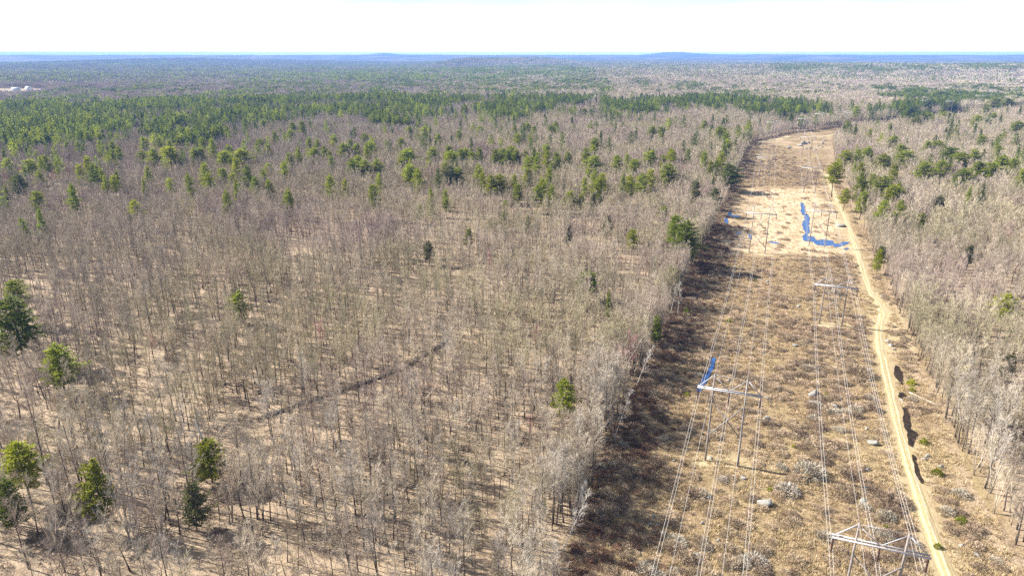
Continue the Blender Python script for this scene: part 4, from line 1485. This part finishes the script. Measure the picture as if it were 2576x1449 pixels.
# ------------------------------------------------------------------ boulders
rocks = [rock_mesh(np.random.default_rng(700 + k), 'boulder') for k in range(6)]
BL = [(1, 512, 680, 28), (1, 508, 773, 38), (1, 705, 700, 35), (1, 712, 665, 45), (1, 800, 718, 35), (1, 950, 565, 28), (1, 953, 604, 18), (1, 940, 815, 24), (1, 962, 876, 42), (1, 942, 990, 24), (1, 938, 1074, 30), (1, 922, 1130, 32), (1, 410, 1030, 30), (1, 366, 1062, 22), (1, 495, 1140, 60),
      (1, 258, 1115, 28), (1, 430, 760, 14), (1, 645, 292, 20), (1, 630, 457, 25), (1, 740, 460, 16), (1, 445, 598, 25), (1, 345, 605, 18), (1, 210, 1356, 40), (1, 165, 1382, 18), (1, 245, 1280, 24), (1, 232, 1217, 20), (1, 1052, 1208, 16), (1, 1345, 1324, 25), (1, 1030, 437, 24), (1, 1043, 456, 24),
      (1, 1055, 471, 18), (1, 1200, 937, 28), (1, 1180, 947, 22), (1, 1255, 982, 24), (1, 1410, 1367, 30), (1, 123, 441, 22), (1, 195, 263, 28), (1, 390, 156, 14), (1, 510, 183, 14), (1, 300, 1291, 18), (1, 265, 945, 22), (1, 20, 1186, 18), (1, 10, 1217, 22), (1, 40, 1222, 20), (1, 65, 1256, 24),
      (1, 35, 1247, 18), (1, 1320, 1266, 14), (1, 1005, 242, 14), (2, 1315, 1222, 64), (2, 1060, 658, 56), (2, 1035, 672, 34), (2, 1092, 652, 34), (2, 1078, 692, 22), (2, 960, 687, 32), (2, 1105, 690, 26), (2, 1190, 652, 28), (2, 1182, 682, 24), (2, 930, 827, 22), (2, 1140, 700, 22), (2, 1160, 672, 20),
      (2, 1205, 630, 20), (1, 560, 420, 14), (1, 860, 430, 14), (1, 680, 520, 13), (1, 1090, 690, 16), (1, 1150, 760, 14), (1, 1300, 1120, 13), (1, 110, 955, 16)]
for k, (cr, X, Y, W) in enumerate(BL):
    px, py, s = crop(cr, X, Y)
    p = at(px, py)
    ax = p[1] * CP + CAM_H * SP
    w = W * s * S25 * ax / FOC
    sz = 'large' if w > 2.6 else ('small' if w < 1.2 else 'middling')
    zr = hz(p[0], p[1])
    if cr == 2 and X == 1315:
        lab = 'long pale rounded boulder left of the track beside the stream meadow'
    elif cr == 2:
        lab = '%s pale outcrop rock, %s' % (sz, where(px, py))
    else:
        lab = '%s grey boulder in the brush, %s' % (sz, where(px, py))
    o = thing('boulder', lab, 'boulder', (p[0], p[1], zr + w * .12), rng.uniform(-.4, .4), 'boulders in the corridor brush', rocks[k % 6])
    o.scale = (w * .85, w * .85, w * .8 if cr == 1 else w * .62)

# stone wall through the woods
ws = resample(wall_line, .55)
root = thing('stone_wall', 'old dark fieldstone wall running diagonally through the bare woods', 'stone wall', (ws[0][0], ws[0][1], hz(*ws[0])))
g = Geo()
rv = np.array([v.co[:] for v in rocks[0].vertices]); rf = np.array([p.vertices[:] for p in rocks[0].polygons])
for q in ws:
    for lay in range(3):
        s = rng.uniform(.4, .7)
        a = rng.uniform(0, 6.28)
        M = np.array([[math.cos(a), -math.sin(a), 0], [math.sin(a), math.cos(a), 0], [0, 0, 1]])
        o = np.array([q[0] - ws[0][0] + rng.normal(0, .25), q[1] - ws[0][1] + rng.normal(0, .25), hz(*q) - hz(*ws[0]) + .15 + lay * .3])
        g.add(rv @ M.T * s + o, rf)
M_wallstone = simple_mat("dark_fieldstone", (.12, .11, .10), (.24, .22, .2), 2.0)  # darker stone than the boulders
o = part('stone', g.mesh('stone', [M_wallstone]), root)
o["kind"] = 'stuff'

# ------------------------------------------------------------------ corridor plants
shrubs = []
for k in range(6):
    r = np.random.default_rng(800 + k)
    hgt = r.uniform(.8, 1.15)
    shrubs.append(shrub_geo(r, hgt, r.uniform(.95, 1.2), 620, .05).mesh('shrub_twigs', [M_shrub]))
bushes = [leafy_bush(np.random.default_rng(830 + k), 1.3, .9).mesh('green_bush', [M_pine_yellow]) for k in range(3)]
SH = [(595, 1085, 115, 'silver'), (690, 1010, 145, 'grey'), (460, 1385, 120, 'silver'), (835, 1095, 100, 'brown'), (685, 555, 70, 'grey'), (800, 745, 70, 'grey'), (700, 240, 50, 'brown'), (905, 580, 110, 'brown'), (740, 955, 80, 'dark'), (620, 1220, 80, 'brown'), (1050, 1130, 130, 'brown'), (880, 570, 60, 'dark'), (1020, 1200, 90, 'grey'),
      (350, 1395, 60, 'grey'), (40, 1440, 90, 'silver'), (560, 290, 60, 'brown'), (800, 235, 60, 'grey'), (440, 1115, 70, 'brown'), (160, 1120, 60, 'brown'), (120, 1300, 90, 'grey')]
sx, sy_, ss, st = [], [], [], []
for X, Y, W, tn in SH:
    px, py, s = crop(1, X, Y)
    p = at(px, py)
    ax = p[1] * CP + CAM_H * SP
    sx.append(p[0]); sy_.append(p[1]); ss.append(W * s * S25 * ax / FOC / 2.2); st.append(tn)
# random shrubs
xs = rng.uniform(-60, 300, 120000); ys = rng.uniform(96, 800, 120000)
D = np.hypot(xs, ys)
wet_ = in_poly(xs, ys, meadow_poly)
dens = (.2 + 1.0 * sstep(.46, .6, fnoise(xs / 16, ys / 16, 3))) * np.where(wet_, .08, 1) * np.clip(1.15 - D / 900, .3, 1)
ok = in_poly(xs, ys, corridor) & (rng.random(len(xs)) < dens) & (dist_line(xs, ys, track) > 3.6)
for a_, b_ in tower_pads:
    ok &= dist_line(xs, ys, [a_, b_]) > 4.0
right_of_track = np.array(xs) > np.interp(ys, [p[1] for p in track], [p[0] for p in track])
ok &= ~(right_of_track & (rng.random(len(xs)) < .6))
ok &= dry(xs, ys, .9)
xs, ys = xs[ok], ys[ok]
sizes = .4 + 1.5 * rng.random(len(xs)) ** 2.2
sx = np.concatenate([sx, xs]); sy_ = np.concatenate([sy_, ys]); ss = np.concatenate([ss, sizes])
st = np.array(st + list(rng.choice(['brown', 'brown', 'grey', 'dark', 'silver'], len(xs), p=[.45, .23, .12, .19, .01])))
sz_ = height(sx, sy_)
px, py, ax = project(sx, sy_, sz_)
big = np.where((px > 5) & (px < 2571) & (py < 1447), ss * FOC / ax, 0)
big[:len(SH)] += 100
order = np.argsort(-big)
SM = {'brown': M_shrub, 'grey': M_shrub_grey, 'dark': M_shrub_dark, 'silver': M_twig_grey}
SW = {'brown': 'brown', 'grey': 'greyish', 'dark': 'dark brown', 'silver': 'silvery grey'}
for k in order[:290]:
    s = ss[k]
    szw = 'big' if s > 1.7 else ('small' if s < .9 else 'middling')
    lab = '%s leafless %s shrub, %s' % (szw, SW[st[k]], where(px[k], py[k]))
    o = thing('shrub', lab, 'shrub', (sx[k], sy_[k], sz_[k]), rng.uniform(0, 6.28), 'leafless shrubs in the corridor', shrubs[int(rng.integers(0, 6))])
    o.scale = (s, s, s * rng.uniform(.75, 1.05))
    o.material_slots[0].link = 'OBJECT'
    o.material_slots[0].material = SM[st[k]]
rest = order[290:]
scatter('low_shrubs', 'low leafless heath shrubs covering the corridor', collection_of('shrub_shape', shrubs), np.stack([sx, sy_, sz_], 1)[rest], upright(len(rest), .05), np.stack([ss, ss, ss * .85], 1)[rest], rng.integers(0, 6, len(rest)))

for k, (X, Y, W, lab) in enumerate([(522, 1078, 26, 'small green juniper beside the big silvery shrub'), (625, 893, 20, 'tiny yellow-green bush in mid corridor right of the pool-side tower'), (765, 662, 16, 'tiny green bush right of the two flat boulders'), (1185, 878, 40, 'yellow-green bush on the bank right of the dark ditch water'),
                                    (1240, 1012, 50, 'green bush beside a pale rock on the right bank'), (1345, 1222, 52, 'low round green bush on the open bank at lower right'), (1243, 1330, 38, 'green bush at the right verge of the track near the bottom'), (1130, 620, 42, 'upper thin green bush right of the dark ditch water'), (1133, 648, 30, 'lower thin green bush right of the dark ditch water'),
                                    (460, 181, 12, 'tiny dark green bush near the top left of the heath'), (570, 247, 14, 'tiny bright green bush left of the short tower'), (230, 843, 20, 'yellow-green bush left of the pool-side tower legs'), (345, 355, 24, 'olive green bush between the left cables above the pool'), (165, 670, 26, 'green bush at the shaded left side of the corridor'),
                                    (1020, 1245, 30, 'dark green bush behind the tower cut by the frame'), (160, 320, 40, 'green conifer bush under the birches at the corridor edge'), (215, 575, 20, 'green bush at the left bank of the narrow pool')]):
    px, py, s = crop(1, X, Y)
    p = at(px, py)
    ax = p[1] * CP + CAM_H * SP
    w = W * s * S25 * ax / FOC / 2.1
    o = thing('green_bush', lab, 'bush', (p[0], p[1], hz(p[0], p[1])), rng.uniform(0, 6.28), 'green bushes in the corridor', bushes[k % 3])
    o.scale = (w, w, w)
    if k in (0, 5, 9, 14, 15):
        o.material_slots[0].link = 'OBJECT'
        o.material_slots[0].material = M_pine

# understorey brush: along the stone wall, along the corridor edge and thinly through the near woods
q = resample(wall_line, .7)
bx = q[::2, 0] + rng.normal(0, .7, len(q[::2]))
by = q[::2, 1] + rng.normal(0, .7, len(q[::2]))
e = resample(left_line, .8)
bx = np.concatenate([bx, e[:, 0] + rng.normal(0, 3.0, len(e)), e[:, 0] + rng.normal(-1, 2.5, len(e))]); by = np.concatenate([by, e[:, 1] + rng.normal(0, 3.0, len(e)), e[:, 1] + rng.normal(0, 2.5, len(e))])
ux, uy = field_points(96, 360, 6.5, 10)
k_ = rng.random(len(ux)) < .25 + .8 * sstep(.5, .62, fnoise(ux / 25 + 70, uy / 25, 3))
bx = np.concatenate([bx, ux[k_]]); by = np.concatenate([by, uy[k_]])
e = resample(left_line, .16)  # extra brush strip, added to deepen the tree shade along the left edge
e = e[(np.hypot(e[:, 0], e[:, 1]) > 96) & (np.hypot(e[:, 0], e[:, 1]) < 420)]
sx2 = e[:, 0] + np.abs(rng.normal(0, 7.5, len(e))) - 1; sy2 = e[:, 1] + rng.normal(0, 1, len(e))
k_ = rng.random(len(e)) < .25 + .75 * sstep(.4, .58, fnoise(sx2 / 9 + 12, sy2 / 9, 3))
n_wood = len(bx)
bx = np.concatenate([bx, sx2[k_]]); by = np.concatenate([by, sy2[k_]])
k_ = dry(bx, by, 1.0)
n_wood = int(k_[:n_wood].sum())
bx, by = bx[k_], by[k_]
nb = len(bx)
bs = rng.uniform(.5, 1.3, nb)
dshr = []
M_brush_shade = twig_mat("red_brown_shade_twigs", [(.3, (.15, .085, .055)), (.7, (.22, .13, .085))], .25)  # red-brown scrub, darkened so its colour stands in for the edge shade
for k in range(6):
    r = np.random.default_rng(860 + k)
    dshr.append(shrub_geo(r, 1.2, 1.0, 260 if k < 4 else 420, .045).mesh('brush', [M_shrub_dark if k < 3 else (M_shrub if k == 3 else M_brush_shade)]))
scatter('undergrowth', 'dark leafless brush under the trees, along the wall and deepening the corridor edge shade', collection_of('brush_shape', dshr), np.stack([bx, by, height(bx, by)], 1), upright(nb, .05), np.stack([bs, bs, bs * rng.uniform(.7, 1.2, nb)], 1), np.where(np.arange(nb) >= n_wood, rng.integers(4, 6, nb), rng.integers(0, 4, nb)))

# fallen branches and heaped leaves on the woodland floor
debris = []
for k in range(5):
    r = np.random.default_rng(900 + k)
    g = Geo()
    for q in range(7):
        a = r.uniform(0, 6.28); L = r.uniform(.6, 3.2)
        p = np.array([r.normal(0, .9), r.normal(0, .9), r.uniform(.03, .2)])
        e_ = p + np.array([math.cos(a) * L, math.sin(a) * L, r.uniform(0, .5)])
        g.tube([p, (p + e_) / 2 + r.normal(0, .1, 3), e_], [.06, .04, .015], 3, False)
    n_ = 60
    P = np.stack([r.normal(0, .9, n_), r.normal(0, .9, n_), np.full(n_, .02)], 1)
    g.slivers(P, unit(np.stack([r.normal(0, 1, n_), r.normal(0, 1, n_), np.abs(r.normal(.3, .3, n_))], 1)), r.uniform(.2, .5, n_), .12, r)
    debris.append(g.mesh('debris', [M_shrub_dark if k % 2 else M_trunk]))
ux, uy = field_points(96, 330, 2.3, 5)
k_ = rng.random(len(ux)) < .06 + .4 * sstep(.45, .65, fnoise(ux / 8 + 20, uy / 8, 3))
ux, uy = ux[k_], uy[k_]
scatter('forest_litter', 'fallen branches and heaped dead leaves under the trees', collection_of('debris_shape', debris), np.stack([ux, uy, height(ux, uy)], 1), upright(len(ux), .04), even(len(ux), .5, 1.3), rng.integers(0, 5, len(ux)))

# grass tufts
tufts = []
for k in range(6):
    r = np.random.default_rng(880 + k)
    g = Geo()
    n_ = 26
    a = r.uniform(0, 6.28, n_); o = r.uniform(0, .45, n_)
    P = np.stack([np.cos(a) * o, np.sin(a) * o, np.full(n_, -.03)], 1)
    g.slivers(P, unit(np.stack([np.cos(a) * .6, np.sin(a) * .6, np.full(n_, .8)], 1) + r.normal(0, .3, (n_, 3))), r.uniform(.3, .65, n_), .07, r)
    tufts.append(g.mesh('tuft', [M_grass if k < 4 else M_straw]))
tx = rng.uniform(-60, 260, 300000); ty = 96 + 500 * rng.random(300000) ** 1.5
ok = in_poly(tx, ty, corridor)
tx, ty = tx[ok], ty[ok]
ok = (dist_line(tx, ty, track) > 2.2) & (rng.random(len(tx)) < (.18 + .75 * sstep(.45, .62, fnoise(tx / 5 + 31, ty / 5, 3))))
ok &= dry(tx, ty, .2)
ok &= ~(in_poly(tx, ty, meadow_poly) & (rng.random(len(tx)) < .6))
tx, ty = tx[ok], ty[ok]
nt_ = len(tx)
wet_ = in_poly(tx, ty, meadow_poly)
scatter('dry_grass', 'tufts of dry tan grass over the corridor', collection_of('tuft_shape', tufts), np.stack([tx, ty, height(tx, ty)], 1), upright(nt_, .1), even(nt_, .7, 1.6), np.where(wet_, 4 + rng.integers(0, 2, nt_), rng.integers(0, 5, nt_)))

# fallen logs
for (x1, y1, x2, y2, lab) in [(*c8(450, 312), *c8(640, 400), 'long pale fallen trunk on the bank right of the ditch'), (*crop(6, 760, 650)[:2], *crop(6, 800, 672)[:2], 'pale fallen trunk in the woods left of the lone bright pine'), (*crop(6, 1230, 770)[:2], *crop(6, 1200, 735)[:2], 'short pale snapped trunk right of the lone bright pine'),
                              (*crop(5, 220, 1330)[:2], *crop(5, 300, 1260)[:2], 'dark fallen trunk below the bushy pines at the left edge'), (*crop(5, 510, 590)[:2], *crop(5, 590, 565)[:2], 'grey fallen trunk right of the round-headed pine'), (*crop(6, 265, 1140)[:2], *crop(6, 285, 1170)[:2], 'short pale log among trunks in the front woods')]:
    a = at(x1, y1); b_ = at(x2, y2)
    g = Geo()
    s = np.linspace(0, 1, 6)
    Q = a + (b_ - a) * s[:, None]
    Q[:, 2] = height(Q[:, 0], Q[:, 1]) + .22
    Q[1:-1] += rng.normal(0, .08, (4, 3))
    g.tube(Q - a, np.linspace(.26, .1, 6), 7)
    for k in range(4):
        p = (Q - a)[1 + k]
        g.tube([p, p + np.array([rng.normal(0, .7), rng.normal(0, .7), .6])], [.06, .02], 4)
    thing('fallen_log', lab, 'log', tuple(a), 0, None, g.mesh('fallen_log', [M_log]))

# ------------------------------------------------------------------ far houses and masts
def house(label, px, py, w, d, h, rz, ridge):
    p = at(px, py)
    zg = hz(p[0], p[1])
    t = thing('house', label, 'house', (p[0], p[1], zg), rz)
    g = Geo()
    V = [(-w / 2, -d / 2, -1), (w / 2, -d / 2, -1), (w / 2, d / 2, -1), (-w / 2, d / 2, -1), (-w / 2, -d / 2, h), (w / 2, -d / 2, h), (w / 2, d / 2, h), (-w / 2, d / 2, h), (-w / 2, 0, h + ridge), (w / 2, 0, h + ridge)]
    g.add(V, [(0, 1, 5), (0, 5, 4), (2, 3, 7), (2, 7, 6), (1, 2, 6), (1, 6, 5), (5, 6, 9), (3, 0, 4), (3, 4, 7), (7, 4, 8)])
    part('wall', g.mesh('wall', [M_wallwhite]), t)
    g = Geo()
    e = .5
    for sy in (-1, 1):
        a = np.array([-w / 2 - e, sy * (d / 2 + e), h - e * ridge / (d / 2)]); b_ = np.array([w / 2 + e, sy * (d / 2 + e), h - e * ridge / (d / 2)])
        c_ = np.array([w / 2 + e, 0, h + ridge + .02]); d_ = np.array([-w / 2 - e, 0, h + ridge + .02])
        up = np.array([0, 0, .25])
        g.add([a, b_, c_, d_, a + up, b_ + up, c_ + up, d_ + up], [(0, 2, 1), (0, 3, 2), (4, 5, 6), (4, 6, 7), (0, 1, 5), (0, 5, 4), (1, 2, 6), (1, 6, 5), (3, 0, 4), (3, 4, 7), (2, 3, 7), (2, 7, 6)])
    part('roof', g.mesh('roof', [M_roof]), t)
    for k in range(max(2, int(w / 4))):
        xk = -w / 2 + (k + .5) * w / max(2, int(w / 4))
        g = Geo(); g.box((xk - .5, -d / 2 - .03, h * .55), (xk + .5, -d / 2 - .03, h * .55), .08, 1.4)
        part('window', g.mesh('window', [M_glass]), t)


house('long white farmhouse at the far left field, left one', 42, 232, 20, 9, 6, .2, 3.5)
house('white barn with pale roof at the far left field, middle one', 74, 231, 15, 10, 6.5, -.2, 4.5)
house('small white shed at the far left field, right one', 106, 234, 9, 7, 4, .1, 2.5)
house('pale low roof showing in the bare woods right of centre', 1540, 247, 22, 9, 5, .15, 3)
for px, lab in ((1307, 'left one of two thin pale masts on the skyline hill'), (1334, 'right one of two thin pale masts on the skyline hill')):
    D = 7000
    X = hill_x(px, D); Y = math.sqrt(D * D - X * X)
    zg = hz(X, Y)
    g = Geo()
    g.tube([(0, 0, -1), (0, 0, 30), (0, 0, 62)], [.9, .6, .25], 6)
    for k in range(6):
        g.box((-1.6, 0, 10 + k * 9), (1.6, 0, 10 + k * 9), .3, .3)
    thing('radio_mast', lab, 'mast', (X, Y, zg), 0, 'masts on the skyline', g.mesh('radio_mast', [M_wallwhite]))

# labels that still coincide are told apart by their order from left to right
same = {}
for o in ALL:
    same.setdefault(o["label"], []).append(o)
ORD = ['first', 'second', 'third', 'fourth', 'fifth', 'sixth', 'seventh', 'eighth', 'ninth', 'tenth', 'eleventh', 'twelfth', 'thirteenth', 'fourteenth', 'fifteenth']
for lab, os_ in same.items():
    if len(os_) < 2:
        continue
    os_.sort(key=lambda o: float(project(o.location.x, o.location.y, o.location.z)[0]))
    for k, o in enumerate(os_):
        if len(os_) <= 3:
            o["label"] = lab + ', ' + (['left one', 'right one'] if len(os_) == 2 else ['left one', 'middle one', 'right one'])[k]
        else:
            o["label"] = lab + ', ' + ORD[min(k, 14)] + ' from left'

# ------------------------------------------------------------------ air
zmin, zmax = float(gz.min()) - 1.5, max(float(gz.max()), 100.0) + 12.0
HB = 25500.0
g = Geo()
g.box((-HB, 0, (zmin + zmax) / 2), (HB, 0, (zmin + zmax) / 2), 2 * HB, zmax - zmin)
hm = bpy.data.materials.new("air")
hm.use_nodes = True
hm.node_tree.nodes.clear()
ho = hm.node_tree.nodes.new("ShaderNodeOutputMaterial")
hv = hm.node_tree.nodes.new("ShaderNodeVolumePrincipled")
hv.inputs["Color"].default_value = (.20, .42, .98, 1)
hv.inputs["Density"].default_value = 7.5e-5
hm.node_tree.links.new(hv.outputs[0], ho.inputs["Volume"])
hme = g.mesh('haze', [hm])
if sum(p.normal.dot(p.center - Vector((0, 0, (zmin + zmax) / 2))) for p in hme.polygons) < 0:
    hme.flip_normals()
setting('haze', hme, 'stuff', 'thin blue haze over the whole landscape')
print("PINES", len(PL), "OBJECTS", len(bpy.data.objects), 'Z', gz.min(), gz.max())
